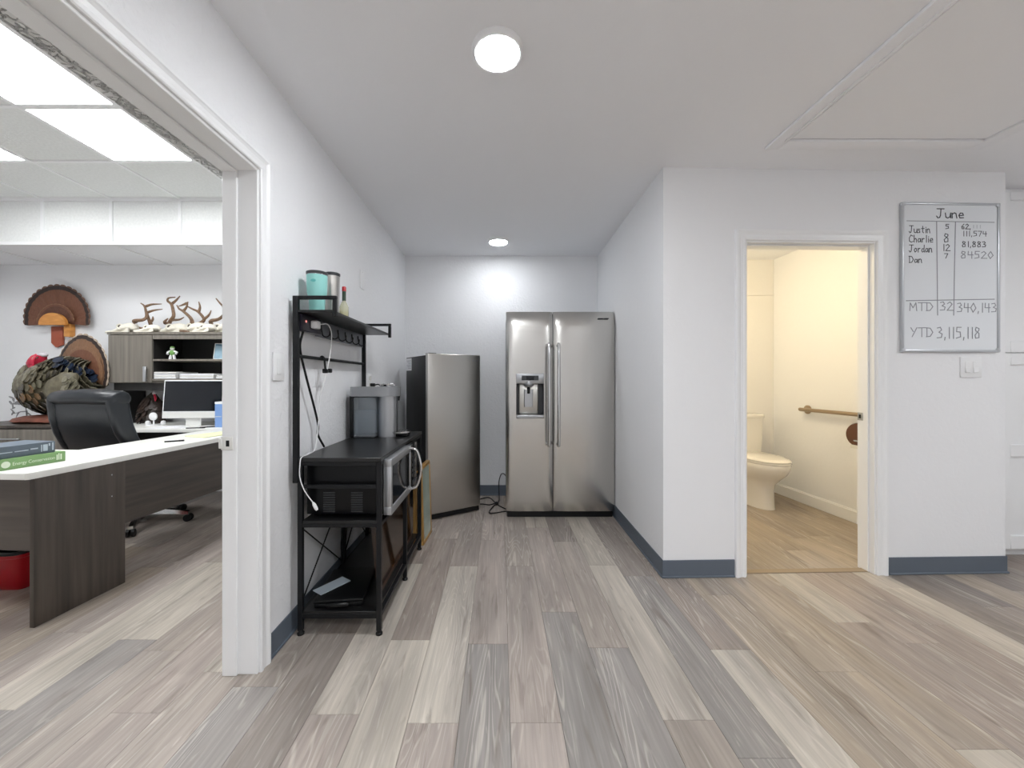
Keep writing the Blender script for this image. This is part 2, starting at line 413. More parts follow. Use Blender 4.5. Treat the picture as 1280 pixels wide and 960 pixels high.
b = nb(); box(b, 1.10, 3.05, 4.062, 4.18, 0, H); struct('wall_bathroom_back', b, M['bathwall'])
b = nb(); box(b, 3.06, 4.8, 3.15, 3.25, 0, H); struct('wall_kitchen', b, M['wall'])
b = nb(); box(b, 4.7, 4.8, -3.6, 3.15, 0, H); struct('wall_far_right', b, M['wall'])
b = nb(); box(b, -5.4, 4.8, -3.7, -3.6, 0, OH); struct('wall_front', b, M['wall'])
b = nb(); box(b, LX, 4.8, -3.6, 4.18, H, H+0.08); struct('ceiling', b, M['ceil'])
b = nb(); box(b, -5.4, OX, 4.08, 4.2, 0, OH); struct('wall_office_back', b, M['wall'])
b = nb(); box(b, -5.4, -5.3, -1.2, 4.08, 0, OH); struct('wall_office_left', b, M['wall'])
b = nb(); box(b, -5.3, OX, -1.3, -1.2, 0, OH); struct('wall_office_near', b, M['wall'])

# office ceiling: grid of tiles, three lit panels in view
GX = [-2.234-0.61*k for k in range(-2, 6)]
GY = [3.44-0.578*k for k in range(0, 8)]
b = nb(); box(b, -5.4, -1.0, -1.3, 4.2, OH+0.02, OH+0.07)
office_ceiling = struct('ceiling_office', b, M['ceil'])
tb = nb()
for x in GX: box(tb, x-0.011, x+0.011, -1.2, 3.44, OH-0.004, OH+0.02)
for y in GY: box(tb, -5.3, OX, y-0.011, y+0.011, OH-0.0035, OH+0.02)
part('grid_bars', tb, M['tbar'], office_ceiling, smooth=False)
lit = {(2, 0): 1, (2, 1): 1, (2, 2): 0}
def tile_mesh(w, d):
    bm = nb(); box(bm, 0, w, 0, d, 0, 0.012, 0.002); return finish(bm, 'ceiling_tile', M['tile'], False)
tmesh = tile_mesh(0.588, 0.556)
panel_cells = [(2, 1, 'square lit ceiling panel nearest the soffit, beside the textured beam'), (2, 2, 'square lit ceiling panel nearer the doorway, beside the textured beam'),
               (4, 1, 'square lit ceiling panel one tile to the left of the others'), (4, 4, 'square lit ceiling panel near the office entrance side'), (2, 4, 'square lit ceiling panel at the near end beside the beam')]
for ix in range(len(GX)-1):
    for iy in range(len(GY)-1):
        x1, x0 = GX[ix], GX[ix+1]; y1, y0 = GY[iy], GY[iy+1]
        hit = [c for c in panel_cells if c[0] == ix and c[1] == iy]
        if hit:
            t = thing('ceiling_panel_light', hit[0][2], 'light', ((x0+x1)/2, (y0+y1)/2, OH), 0, 'lit panels of the office ceiling')
            bm = nb(); box(bm, x0+0.022, x1-0.022, y0+0.022, y1-0.022, OH+0.001, OH+0.012); part('diffuser', bm, M['panel'], t, smooth=False)
            bm = nb()
            for q in ((x0+.011, x0+.022, y0+.011, y1-.011), (x1-.022, x1-.011, y0+.011, y1-.011), (x0+.022, x1-.022, y0+.011, y0+.022), (x0+.022, x1-.022, y1-.022, y1-.011)): box(bm, *q, OH-0.003, OH+0.012)
            part('frame', bm, M['tbar'], t, smooth=False)
        else:
            if x1 > OX+0.01: continue
            o = bpy.data.objects.new('ceiling_tile', tmesh); COL.objects.link(o); o.parent = office_ceiling
            o.matrix_parent_inverse = Matrix.Translation(-MW[office_ceiling.name].to_translation()); o.location = (x0+0.011, y0+0.011, OH+0.004)
# soffit along the back wall, faced with tiles
SZ = 2.372
b = nb(); box(b, -5.3, OX, 3.475, 4.08, SZ+0.03, OH+0.02)
soffit = struct('trim_3', b, M['ceil'])
tb = nb()
for x in GX: box(tb, x-0.012, x+0.012, 3.44, 3.475, SZ, OH); box(tb, x-0.006, x+0.006, 3.44, 4.08, SZ, SZ+0.03)
box(tb, -5.3, OX, 3.436, 3.475, SZ-0.004, SZ+0.024); box(tb, -5.3, OX, 3.436, 3.475, OH-0.024, OH)
part('grid_bars', tb, M['tbar'], soffit, smooth=False)
for ix in range(1, len(GX)-1):
    x1, x0 = GX[ix], GX[ix+1]
    bm = nb(); box(bm, x0+0.012, x1-0.012, 3.452, 3.474, SZ+0.024, OH-0.024, 0.002); part('soffit_tile', bm, M['tile'], soffit, smooth=False)
    bm = nb(); box(bm, x0+0.007, x1-0.007, 3.476, 4.078, SZ+0.008, SZ+0.029, 0.003); part('soffit_tile', bm, M['ceil'], soffit, smooth=False)

# ------------------------------------------------------------------ baseboards and casings
BH = 0.104
b = nb(); box(b, LX, LX+0.006, JY+0.058, BY, 0, BH, 0.002); box(b, LX, LX+0.014, JY+0.058, BY, 0, 0.012, 0.004); struct('baseboard_left', b, M['base'])
b = nb(); box(b, LX, 0.985, BY-0.006, BY, 0, BH, 0.002); box(b, LX, 0.985, BY-0.016, BY, 0, 0.012, 0.004); struct('baseboard_back', b, M['base'])
b = nb()
am = Matrix.Translation((0.966, 2.297, 0)) @ Matrix.Rotation(math.atan2(1.643, 0.025), 4, 'Z')
box(b, -0.004, 1.62, 0, 0.006, 0, BH, 0.002, mtx=am); box(b, -0.004, 1.62, 0, 0.014, 0, 0.012, 0.004, mtx=am)
box(b, -0.006, DL-0.064, -0.006, 0, 0, BH, 0.002, mtx=WM); box(b, -0.012, DL-0.064, -0.014, 0, 0, 0.012, 0.004, mtx=WM)
struct('baseboard_alcove', b, M['base'])
b = nb(); box(b, DR+0.072, WE+0.006, -0.006, 0, 0, BH, 0.002, mtx=WM); box(b, DR+0.072, WE+0.012, -0.014, 0, 0, 0.012, 0.004, mtx=WM)
box(b, WE, WE+0.006, 0, 0.16, 0, BH, 0.002, mtx=WM)
struct('baseboard_right', b, M['base'])
bm_ = nb()
rm = Matrix.Translation((2.943, 2.40, 0)) @ Matrix.Rotation(math.atan2(1.66, -0.078), 4, 'Z')     # face of the bathroom's right wall
box(bm_, 0.03, 1.655, 0.0, 0.014, 0, 0.098, 0.004, mtx=rm); box(bm_, 0.03, 1.655, 0.0, 0.009, 0.098, 0.108, 0.003, mtx=rm)
struct('baseboard_bathroom', bm_, M['trim'])
def casing_prof(w):    # (distance from the opening, thickness) of a colonial casing
    return [(0, 0), (0, 0.009), (0.004, 0.012), (0.014, 0.012), (0.018, 0.009), (0.034, 0.010), (0.042, 0.014), (w-0.012, 0.017), (w-0.003, 0.017), (w, 0.013), (w, 0)]
# office doorway casing: mitred at the corner; runs up the far jamb, over the head
def casing_office():
    bm = nb(); prof = casing_prof(0.058)
    rings = []
    rings.append([Vector((LX+t, JY+d-0.003, 0.0)) for d, t in prof])
    rings.append([Vector((LX+t, JY+d-0.003, DH+d-0.003)) for d, t in prof])
    rings.append([Vector((LX+t, 0.60-d+0.003, DH+d-0.003)) for d, t in prof])
    rings.append([Vector((LX+t, 0.60-d+0.003, 0.0)) for d, t in prof])
    loft(bm, rings); return bm
door = nb()
d1 = struct('door_1', casing_office(), M['trim'])
bm = nb()
box(bm, OX-0.003, LX+0.001, JY-0.014, JY, 0, DH-0.0, 0.002); box(bm, OX-0.003, LX+0.001, 0.60, 0.614, 0, DH, 0.002); box(bm, OX-0.003, LX+0.001, 0.614, JY-0.014, DH-0.014, DH, 0.002)
part('jamb', bm, M['trim'], d1, smooth=False)
bm = nb()
box(bm, OX-0.003, OX+0.055, JY-0.024, JY-0.014, 0, DH-0.014, 0.0025); box(bm, OX-0.003, OX+0.055, 0.614, 0.624, 0, DH-0.014, 0.0025); box(bm, OX-0.003, OX+0.055, 0.624, JY-0.024, DH-0.024, DH-0.014, 0.0025)
part('door_stop', bm, M['trim'], d1, smooth=False)
sx = OX+0.022; sz = CZ-78*JY/FPX
bm = nb(); box(bm, sx-0.026, sx+0.02, JY-0.0275, JY-0.0235, sz-0.026, sz+0.026, 0.0018, 2); box(bm, sx-0.034, sx-0.022, JY-0.031, JY-0.024, sz-0.02, sz+0.02, 0.002)
st = part('strike_plate', bm, M['offwhite'], d1)
bm = nb(); box(bm, sx-0.006, sx+0.007, JY-0.0282, JY-0.0272, sz-0.012, sz+0.012); part('latch_hole', bm, M['black'], st)
def casing_bath():
    bm = nb(); prof = casing_prof(0.064)
    def P_(s, t, z): return WM @ Vector((s, -t, z))
    rings = [[P_(DL-d+0.003, t, 0.0) for d, t in prof], [P_(DL-d+0.003, t, DT+d-0.003) for d, t in prof],
             [P_(DR+d-0.003, t, DT+d-0.003) for d, t in prof], [P_(DR+d-0.003, t, 0.0) for d, t in prof]]
    loft(bm, rings); return bm
d2 = struct('door_2', casing_bath(), M['trim'])
bm = nb()
box(bm, DL, DL+0.013, -0.001, WT+0.002, 0, DT, 0.002, mtx=WM); box(bm, DR-0.013, DR, -0.001, WT+0.002, 0, DT, 0.002, mtx=WM); box(bm, DL+0.013, DR-0.013, -0.001, WT+0.002, DT-0.013, DT, 0.002, mtx=WM)
part('jamb', bm, M['trim'], d2, smooth=False)
bm = nb()
box(bm, DL+0.013, DL+0.023, 0.03, WT+0.002, 0, DT-0.013, 0.002, mtx=WM); box(bm, DR-0.023, DR-0.013, 0.03, WT+0.002, 0, DT-0.013, 0.002, mtx=WM); box(bm, DL+0.023, DR-0.023, 0.03, WT+0.002, DT-0.023, DT-0.013, 0.002, mtx=WM)
part('door_stop', bm, M['trim'], d2, smooth=False)
bm = nb(); box(bm, DR-0.026, DR-0.0235, 0.06, 0.094, 0.92, 0.968, 0.001, mtx=WM); st = part('strike_plate', bm, M['silver'], d2)
bm = nb(); box(bm, DR-0.0268, DR-0.0258, 0.07, 0.084, 0.932, 0.956, mtx=WM); part('latch_hole', bm, M['black'], st)

# attic hatch in the ceiling: trim frame and panel
hx0, hx1, hy0, hy1 = 1.432, 2.60, 0.62, 2.10
hatch = thing('attic_hatch', 'large white attic hatch panel framed by flat trim in the ceiling', 'hatch', ((hx0+hx1)/2, (hy0+hy1)/2, H))
bm = nb(); box(bm, hx0+0.084, hx1-0.078, hy0+0.08, hy1-0.085, H-0.007, H-0.0005, 0.001); part('panel', bm, M['ceil'], hatch, smooth=False)
def hframe(x0, x1, y0, y1):
    bm = nb(); box(bm, x0, x1, y0, y1, H-0.016, H-0.0005, 0.004, 2); return bm
part('trim_board', hframe(hx0, hx0+0.072, hy0, hy1), M['ceil'], hatch); part('trim_board', hframe(hx1-0.07, hx1, hy0, hy1), M['ceil'], hatch)
part('trim_board', hframe(hx0+0.072, hx1-0.07, hy1-0.074, hy1), M['ceil'], hatch); part('trim_board', hframe(hx0+0.072, hx1-0.07, hy0, hy0+0.074), M['ceil'], hatch)
bm = nb(); box(bm, hx0+0.050, hx0+0.056, hy0+0.08, hy1-0.08, H-0.021, H-0.015, 0.002); part('bead', bm, M['ceil'], hatch)

# ------------------------------------------------------------------ lamps
def downlight(x, y, label, lens='lens'):
    t = thing('downlight', label, 'light', (x, y, H), 0, 'round ceiling downlights')
    bm = nb(); lathe(bm, [(0.0795, -0.004), (0.081, -0.0205), (0.087, -0.0215), (0.096, -0.012), (0.097, -0.0003), (0.078, -0.0003)], seg=40, cap=False)
    part('trim_ring', bm, M['white'], t, local=True)
    bm = nb(); lathe(bm, [(0.0005, -0.0275), (0.03, -0.027), (0.055, -0.0245), (0.069, -0.0195), (0.077, -0.012), (0.079, -0.004), (0.0005, -0.003)], seg=40)
    part('lens', bm, M[lens], t, local=True)
downlight(-0.009, 1.477, 'round white ceiling downlight, the larger-looking one nearest the camera')
downlight(-0.015, 3.506, 'round white ceiling downlight above the two refrigerators', 'lens_dim')
downlight(-0.01, -0.75, 'round white unseen fill downlight added behind the camera')  # added out of view for more general light
downlight(2.1, -0.75, 'round white unseen fill downlight added in the open room to the right')  # added out of view as front light on the right wall
downlight(3.6, 0.9, 'round white unseen fill downlight added near the kitchen pantry')  # another added lamp out of view, brightens the open room
for x, w in ((-0.1, 'in line with the alcove'), (2.3, 'in the open room on the right')):  # two fill fixtures added out of view to light the scene from the front
    t = thing('ceiling_fill_light', 'long unseen ceiling fill light added behind the camera, ' + w, 'light', (x, -2.0, H), 0, 'added ceiling fill lights')
    bm = nb(); box(bm, -0.6, 0.6, -0.3, 0.3, -0.05, -0.0005, 0.006); part('housing', bm, M['white'], t, local=True)
    bm = nb(); box(bm, -0.57, 0.57, -0.27, 0.27, -0.056, -0.0505, 0.002); part('diffuser', bm, M['fill_light'], t, local=True)
lamp = thing('bathroom_lamp', 'warm glass dome lamp on the bathroom ceiling', 'light', (1.75, 3.2, H))
bm = nb(); lathe(bm, [(0.15, -0.0005), (0.155, -0.02), (0.14, -0.03), (0.0005, -0.03)], seg=32); part('base', bm, M['nickel'], lamp, local=True)
bm = nb(); lathe(bm, [(0.137, -0.031), (0.135, -0.06), (0.11, -0.09), (0.06, -0.108), (0.0005, -0.112)], seg=32); part('glass_shade', bm, M['bathlamp'], lamp, local=True)

# ------------------------------------------------------------------ side-by-side refrigerator
FX0, FX1, FY, FB = 0.052, 0.972, 3.28, 3.90
FZ0, FZ1 = 0.058, CZ+86*FY/FPX
fr = thing('refrigerator', 'large side-by-side stainless steel refrigerator with a dispenser in its left door', 'refrigerator', ((FX0+FX1)/2, (FY+FB)/2, 0))
bm = nb(); box(bm, FX0+0.004, FX1-0.004, FY+0.075, FB, 0.02, FZ1-0.012, 0.004); part('cabinet_body', bm, M['dgrey'], fr)
bm = nb(); box(bm, FX0+0.01, FX1-0.01, FY+0.035, FY+0.075, 0.0, FZ0-0.006, 0.003); part('kick_plate', bm, M['black'], fr)
def fridge_door(x0, x1, hole=None):
    bm = nb()
    def bulge(u, v):
        e = 0.016*abs(2*u-1)**8
        if v > 0.92: e += 0.030*((v-0.92)/0.08)**2
        if v < 0.012: e += 0.006*((0.012-v)/0.012)**2
        return e
    us = sorted(set([i/14 for i in range(15)] + [0.02, 0.045, 0.955, 0.98] + ([(hole[0]-x0)/(x1-x0), (hole[1]-x0)/(x1-x0)] if hole else [])))
    zs = sorted(set([i/20 for i in range(21)] + [0.006, 0.925, 0.935, 0.96, 0.975, 0.985, 0.994] + ([(hole[2]-FZ0)/(FZ1-FZ0), (hole[3]-FZ0)/(FZ1-FZ0)] if hole else [])))
    if hole:
        hu, hz = [(h-x0)/(x1-x0) for h in hole[:2]], [(h-FZ0)/(FZ1-FZ0) for h in hole[2:]]
        us = [u for u in us if u in hu or min(abs(u-h) for h in hu) > 0.012]; zs = [z for z in zs if z in hz or min(abs(z-h) for h in hz) > 0.006]
    V = {}
    for i, u in enumerate(us):
        for j, v in enumerate(zs): V[i, j] = bm.verts.new((x0+u*(x1-x0), FY+bulge(u, v), FZ0+v*(FZ1-FZ0)))
    for i in range(len(us)-1):
        for j in range(len(zs)-1):
            cx = x0+(us[i]+us[i+1])/2*(x1-x0); cz = FZ0+(zs[j]+zs[j+1])/2*(FZ1-FZ0)
            if hole and hole[0] < cx < hole[1] and hole[2] < cz < hole[3]: continue
            bm.faces.new((V[i, j], V[i+1, j], V[i+1, j+1], V[i, j+1]))
    bd = [e for e in bm.edges if e.is_boundary]
    outer = [e for e in bd if not (hole and all(hole[0]-1e-4 < v.co.x < hole[1]+1e-4 and hole[2]-1e-4 < v.co.z < hole[3]+1e-4 for v in e.verts))]
    inner = [e for e in bd if e not in outer]
    r = bmesh.ops.extrude_edge_only(bm, edges=outer)
    for v in r['geom']:
        if isinstance(v, bmesh.types.BMVert): v.co.y = FY+0.07
    if inner:
        r = bmesh.ops.extrude_edge_only(bm, edges=inner)
        for v in r['geom']:
            if isinstance(v, bmesh.types.BMVert): v.co.y = FY+0.01
    return bm
FS = FX0+0.397
hx = (0.137, 0.372); hz = (CZ-48*FY/FPX, CZ+8*FY/FPX)
ld = part('door', fridge_door(FX0, FS-0.003, (hx[0], hx[1], hz[0], hz[1])), M['steel'], fr, smooth=25)
rd = part('door', fridge_door(FS+0.003, FX1), M['steel'], fr, smooth=25)
for px, dd in ((FS-0.040, ld), (FS+0.040, rd)):
    bm = nb()
    za, zb = CZ-83*FY/FPX, CZ+46*FY/FPX
    tube(bm, spline([(px, FY+0.004, za+0.02), (px, FY-0.035, za+0.022), (px, FY-0.056, za+0.05), (px, FY-0.062, (za+zb)/2), (px, FY-0.056, zb-0.05), (px, FY-0.035, zb-0.022), (px, FY+0.004, zb-0.02)], 6), 0.0135, 12)
    part('handle', bm, M['chrome'], dd)
disp = nb()   # dispenser: cavity shell and surround
x0, x1 = hx; z0, z1 = hz
box(disp, x0, x1, FY+0.068, FY+0.072, z0, z1); box(disp, x0, x0+0.004, FY+0.004, FY+0.07, z0, z1); box(disp, x1-0.004, x1, FY+0.004, FY+0.07, z0, z1); box(disp, x0, x1, FY+0.004, FY+0.07, z0, z0+0.004)
dp = part('dispenser', disp, M['dgrey'], ld, smooth=False)
def sub(name, bm, m, smooth=True): return part(name, bm, m, ld, smooth=smooth)
zt = z1-0.085
bm = nb(); box(bm, x0, x1, FY-0.004, FY+0.065, zt, z1, 0.004, 2); sub('control_panel', bm, M['silver'])
bm = nb(); box(bm, x0+0.045, x1-0.045, FY-0.0055, FY, z1-0.058, z1-0.016, 0.002); box(bm, x0+0.085, x1-0.085, FY-0.0065, FY, z1-0.054, z1-0.02, 0.001, mi=1); sub('display', bm, [M['dgrey'], M['screen']])
bm = nb(); box(bm, x0+0.026, x1-0.044, FY+0.052, FY+0.066, z0+0.03, zt, 0.008, 2); sub('back_plate', bm, M['steel2'])
bm = nb(); lathe(bm, [(0.040, 0.03), (0.044, 0.01), (0.042, -0.006), (0.032, -0.016), (0.0005, -0.016)], ((x0+x1)/2-0.01, FY+0.03, zt-0.01), seg=24); sub('nozzle_housing', bm, M['silver'])
bm = nb(); box(bm, (x0+x1)/2-0.024, (x0+x1)/2+0.004, FY+0.038, FY+0.05, zt-0.088, zt-0.03, 0.009, 3); sub('nozzle', bm, M['black'])
bm = nb(); prism(bm, [(-0.04, 0), (0.04, 0), (0.034, 0.012), (-0.034, 0.012)], 0, 0.15, mtx=Matrix.Translation(((x0+x1)/2-0.01, FY+0.054, zt-0.20)) @ Matrix.Rotation(PI, 4, 'Z')); sub('paddle', bm, M['silver'])
bm = nb(); box(bm, x0, x1, FY-0.016, FY+0.06, z0, z0+0.03, 0.006, 2); sub('drip_tray', bm, M['silver'])
bm = nb(); box(bm, FX1-0.145, FX1-0.097, FY-0.0015, FY+0.003, FZ1-0.066, FZ1-0.058, 0.001); box(bm, FX1-0.094, FX1-0.052, FY-0.0015, FY+0.003, FZ1-0.066, FZ1-0.058, 0.001); part('name_badge', bm, M['dgrey'], rd)
for q in (0, 1):
    bm = nb(); box(bm, [FX0+0.03, FX1-0.13][q], [FX0+0.13, FX1-0.03][q], FY+0.04, FY+0.12, FZ1-0.014, FZ1-0.004, 0.004); part('hinge_cover', bm, M['dgrey'], fr)

# ------------------------------------------------------------------ upright freezer, turned
th = math.radians(32.5); fw, fd, fh = 0.500, 0.545, 1.392
fz = thing('freezer', 'shorter upright freezer with a stainless door and black sides, turned in the corner', 'freezer', (-0.598, 3.205, 0), th)
bm = nb(); box(bm, 0.006, fw-0.004, 0.058, fd, 0.03, fh-0.012, 0.005, 2); part('cabinet_body', bm, M['blacksatin'], fz, local=True)
bm = nb(); box(bm, 0.0, fw, 0.0, 0.05, 0.048, fh, 0.008, 3); dz = part('door', bm, M['steel2'], fz, local=True)
bm = nb(); box(bm, 0.008, fw-0.008, 0.05, 0.058, 0.055, fh-0.02); part('door_gasket', bm, M['black'], dz, local=True, smooth=False)
bm = nb(); box(bm, 0.006, fw-0.006, 0.012, 0.08, 0.006, 0.044, 0.003); part('kick_plate', bm, M['black'], fz, local=True)
for q in (0.05, fw-0.05):
    for w in (0.10, fd-0.06): bm = nb(); lathe(bm, [(0.018, 0), (0.018, 0.03)], (q, w, 0), seg=14); part('foot', bm, M['black'], fz, local=True)
bm = nb(); box(bm, 0.02, 0.09, 0.02, 0.10, fh-0.012, fh+0.006, 0.004); part('hinge_cover', bm, M['black'], fz, local=True)
bm = nb(); lathe(bm, [(0.010, 0.0), (0.010, -0.002), (0.0005, -0.002)], (fw-0.072, 0.0, fh-0.052), 'y', 18); box(bm, fw-0.058, fw-0.03, -0.0018, 0.001, fh-0.056, fh-0.049, 0.0006); part('door_badge', bm, M['silver'], dz, local=True)
bm = nb(); box(bm, 0.0045, 0.0062, fd-0.145, fd-0.01, fh-0.135, fh-0.022); lb = part('energy_label', bm, M['paper'], fz, local=True, smooth=False, label='white energy label sheet')
bm = nb()
for k in range(6): box(bm, 0.0040, 0.0046, fd-0.135, fd-0.02-(k % 3)*0.02, fh-0.045-k*0.014, fh-0.042-k*0.014)
part('label_print', bm, M['ink_faint'], lb, local=True, smooth=False, kind='stuff')

# black cords on the floor between the two
cd = nb()
def fl(px, py, z=0.006): d = (CZ-z)*FPX/(py-VY); return Vector(((px-VX)*d/FPX, d, z))
tube(cd, spline([(-0.36, 3.78, 0.006), (-0.24, 3.76, 0.006), fl(611, 622), fl(622, 631), fl(634, 637), (0.10, 3.42, 0.006)], 8), 0.005, 7)
tube(cd, spline([(-0.32, 3.60, 0.006), fl(601, 630), fl(612, 631), fl(620, 629), fl(613, 637), fl(612, 641, 0.012), fl(620, 641), fl(633, 639), (0.12, 3.40, 0.006)], 8), 0.005, 7)
tube(cd, spline([fl(621, 629, 0.02), fl(624, 624, 0.03), (-0.012, 3.905, 0.10), (-0.008, 3.912, 0.16), (0.01, 3.915, 0.215), (0.035, 3.92, 0.225), (0.06, 3.922, 0.20)], 8), 0.0045, 7)
ellipsoid(cd, fl(620.5, 629, 0.018), (0.018, 0.03, 0.014), 12, 8)
solo('power_cord', cd, M['black'], 'tangle of black power cords on the floor between freezer and refrigerator', 'cord')

# ------------------------------------------------------------------ baker's rack
RX0, RX1, RY0, RY1 = LX+0.027, -0.545, 1.775, 2.69
RT = 0.815; RM = 0.512; RB = 0.099; RS = 1.49
rk = thing('bakers_rack', 'tall black metal coffee rack with hooks and shelves against the left wall', 'rack', ((RX0+RX1)/2, (RY0+RY1)/2, 0))
L_ = 0.022
bm = nb(); box(bm, RX0+0.012, RX1+0.003, RY0-0.006, RY1+0.006, RT-0.018, RT, 0.0015); part('worktop', bm, M['rackwood'], rk)
YM = (RY0+RY1)/2+0.03
for x in (RX0+0.010, RX1-L_):
    for y in (RY0, YM, RY1-L_):
        bm = nb(); box(bm, x, x+L_, y, y+L_, 0.02, RT-0.019, 0.002); lg = part('leg', bm, M['rackmetal'], rk, smooth=False)
        bm = nb(); lathe(bm, [(0.015, 0.0), (0.016, 0.008), (0.011, 0.012), (0.010, 0.022)], (x+L_/2, y+L_/2, 0), seg=14); part('foot', bm, M['black'], lg)
def rails(z, name, hgt=0.02):
    bm = nb(); xa, xb = RX0+0.010, RX1
    box(bm, xa+L_, xb-L_, RY0+0.001, RY0+L_-0.001, z-hgt, z, 0.0015); box(bm, xa+L_, xb-L_, RY1-L_+0.001, RY1-0.001, z-hgt, z, 0.0015)
    for x in (xa+0.001, xb-L_+0.001): box(bm, x, x+L_-0.002, RY0+L_, YM, z-hgt, z, 0.0015); box(bm, x, x+L_-0.002, YM+L_, RY1-L_, z-hgt, z, 0.0015)
    return part(name, bm, M['rackmetal'], rk, smooth=False)
rails(RT-0.0185, 'top_rail'); rails(RB, 'bottom_rail', 0.022); rails(RM, 'middle_rail', 0.018)
bm = nb(); box(bm, RX0+0.010+L_, RX1-L_, RY0+0.003, RY0+0.017, 0.672, 0.688, 0.0015); part('side_rail', bm, M['rackmetal'], rk, smooth=False)
bm = nb(); box(bm, RX0+0.010+L_, RX1-L_, RY1-0.017, RY1-0.003, 0.672, 0.688, 0.0015); part('side_rail', bm, M['rackmetal'], rk, smooth=False)
bm = nb(); box(bm, RX0+0.034, RX1-0.024, RY0+0.004, RY1-0.004, RM+0.0005, RM+0.012, 0.001); part('middle_shelf', bm, M['rackwood'], rk)
bm = nb(); box(bm, RX0+0.034, RX1-0.024, RY0+0.004, RY1-0.004, RB+0.0005, RB+0.010, 0.001); part('bottom_shelf', bm, M['rackwood'], rk)
xb = RX0+0.013
for a, c in (((RY0+0.02, RB+0.02), (YM, RM-0.02)), ((RY0+0.02, RM-0.02), (YM, RB+0.02)), ((YM+0.03, RB+0.02), (RY1-0.02, RM-0.02)), ((YM+0.03, RM-0.02), (RY1-0.02, RB+0.02))):
    bm = nb(); tube(bm, [(xb, a[0], a[1]), (xb, c[0], c[1])], 0.0035, 6); part('brace_rod', bm, M['rackmetal'], rk)
UY1 = 2.645
GZ = CZ+105*1.775/FPX
for y in (RY0-0.012, UY1):
    bm = nb(); box(bm, RX0-0.006, RX0+0.018, y, y+0.022, 0.70, GZ, 0.002); part('upright', bm, M['rackmetal'], rk, smooth=False)
bm = nb(); box(bm, RX0-0.004, -0.764, RY0-0.008, UY1+0.02, RS-0.012, RS, 0.001); part('top_shelf', bm, M['rackwood'], rk)
for y in (RY0-0.012, UY1):
    bm = nb(); box(bm, RX0+0.018, -0.745, y, y+0.018, GZ-0.016, GZ, 0.002); box(bm, -0.763, -0.745, y, y+0.018, RS-0.03, GZ-0.016, 0.002); part('end_guard', bm, M['rackmetal'], rk, smooth=False)
bm = nb(); box(bm, RX0-0.004, RX0+0.004, RY0+0.20, UY1, 1.392, RS-0.013, 0.001); hp = part('hook_plate', bm, mat('grey_hook_plate', (112, 115, 120), 0.4, 0.3), rk)
bm = nb(); box(bm, RX0-0.004, RX0+0.028, RY0+0.012, RY0+0.20, 1.398, RS-0.013, 0.003); op = part('outlet_bar', bm, mat('outlet_bar_plum', (30, 26, 40), 0.35), rk)
bm = nb(); lathe(bm, [(0.006, 0.028), (0.006, 0.030), (0.0005, 0.030)], (RX0, RY0+0.045, 1.445), 'x', 12); part('indicator', bm, emis('indicator_red', (0.9, 0.1, 0.06), 0.5), op)
bm = nb()
box(bm, RX0+0.0275, RX0+0.029, RY0+0.13, RY0+0.18, 1.415, 1.460, 0.001)
part('socket_face', bm, M['dgrey'], op)
for k in range(6):
    y = RY0+0.245+k*0.105
    bm = nb(); tube(bm, spline([(RX0+0.006, y, 1.458), (RX0+0.010, y, 1.425), (RX0+0.016, y, 1.402), (RX0+0.034, y, 1.394), (RX0+0.050, y, 1.404), (RX0+0.054, y, 1.425)], 5), 0.0034, 7); part('hook', bm, M['black'], hp)
bm = nb(); tube(bm, [(RX0+0.006, RY0+0.008, 1.28), (RX0+0.006, UY1+0.01, 1.28)], 0.0085, 10); part('crossbar', bm, M['rackmetal'], rk)
bm = nb(); tube(bm, spline([(RX0+0.012, RY0+0.05, 1.40), (RX0+0.008, RY0+0.03, 1.32), (RX0+0.008, RY0+0.08, 1.20), (RX0+0.010, RY0+0.17, 1.02), (RX0+0.012, RY0+0.20, 0.94), (RX0+0.012, RY0+0.20, 0.89), (RX0+0.02, RY0+0.25, 0.822)], 8), 0.0055, 7)
part('power_lead', bm, M['black'], rk)
bm = nb(); tube(bm, spline([(RX0+0.03, YM-0.12, RM-0.02), (RX0+0.02, YM-0.08, 0.42), (RX0+0.03, YM-0.02, 0.34), (RX0+0.02, YM-0.02, 0.22), (RX0+0.04, YM-0.04, 0.116)], 8), 0.004, 6)
tube(bm, spline([(RX0+0.05, YM-0.02, RM-0.02), (RX0+0.04, YM+0.0, 0.45), (RX0+0.06, YM-0.08, 0.40), (RX0+0.05, YM-0.01, 0.36), (RX0+0.04, YM-0.03, 0.116)], 8), 0.004, 6); part('hanging_lead', bm, M['black'], rk)
# double hook hanging from the crossbar
bm = nb(); yh = 2.03
tube(bm, spline([(RX0-0.004, yh, 1.284), (RX0+0.006, yh, 1.2925), (RX0+0.018, yh, 1.282), (RX0+0.022, yh, 1.25), (RX0+0.03, yh-0.012, 1.222)], 6), 0.0055, 8)
box(bm, RX0+0.022, RX0+0.048, yh-0.034, yh-0.014, 1.205, 1.228, 0.005, 2); box(bm, RX0+0.022, RX0+0.048, yh+0.012, yh+0.034, 1.208, 1.230, 0.005, 2); tube(bm, [(RX0+0.034, yh-0.03, 1.217), (RX0+0.034, yh+0.03, 1.219)], 0.005, 8)
solo('double_hook', bm, M['black'], 'small black double hook hanging from the rack crossbar', 'hook')
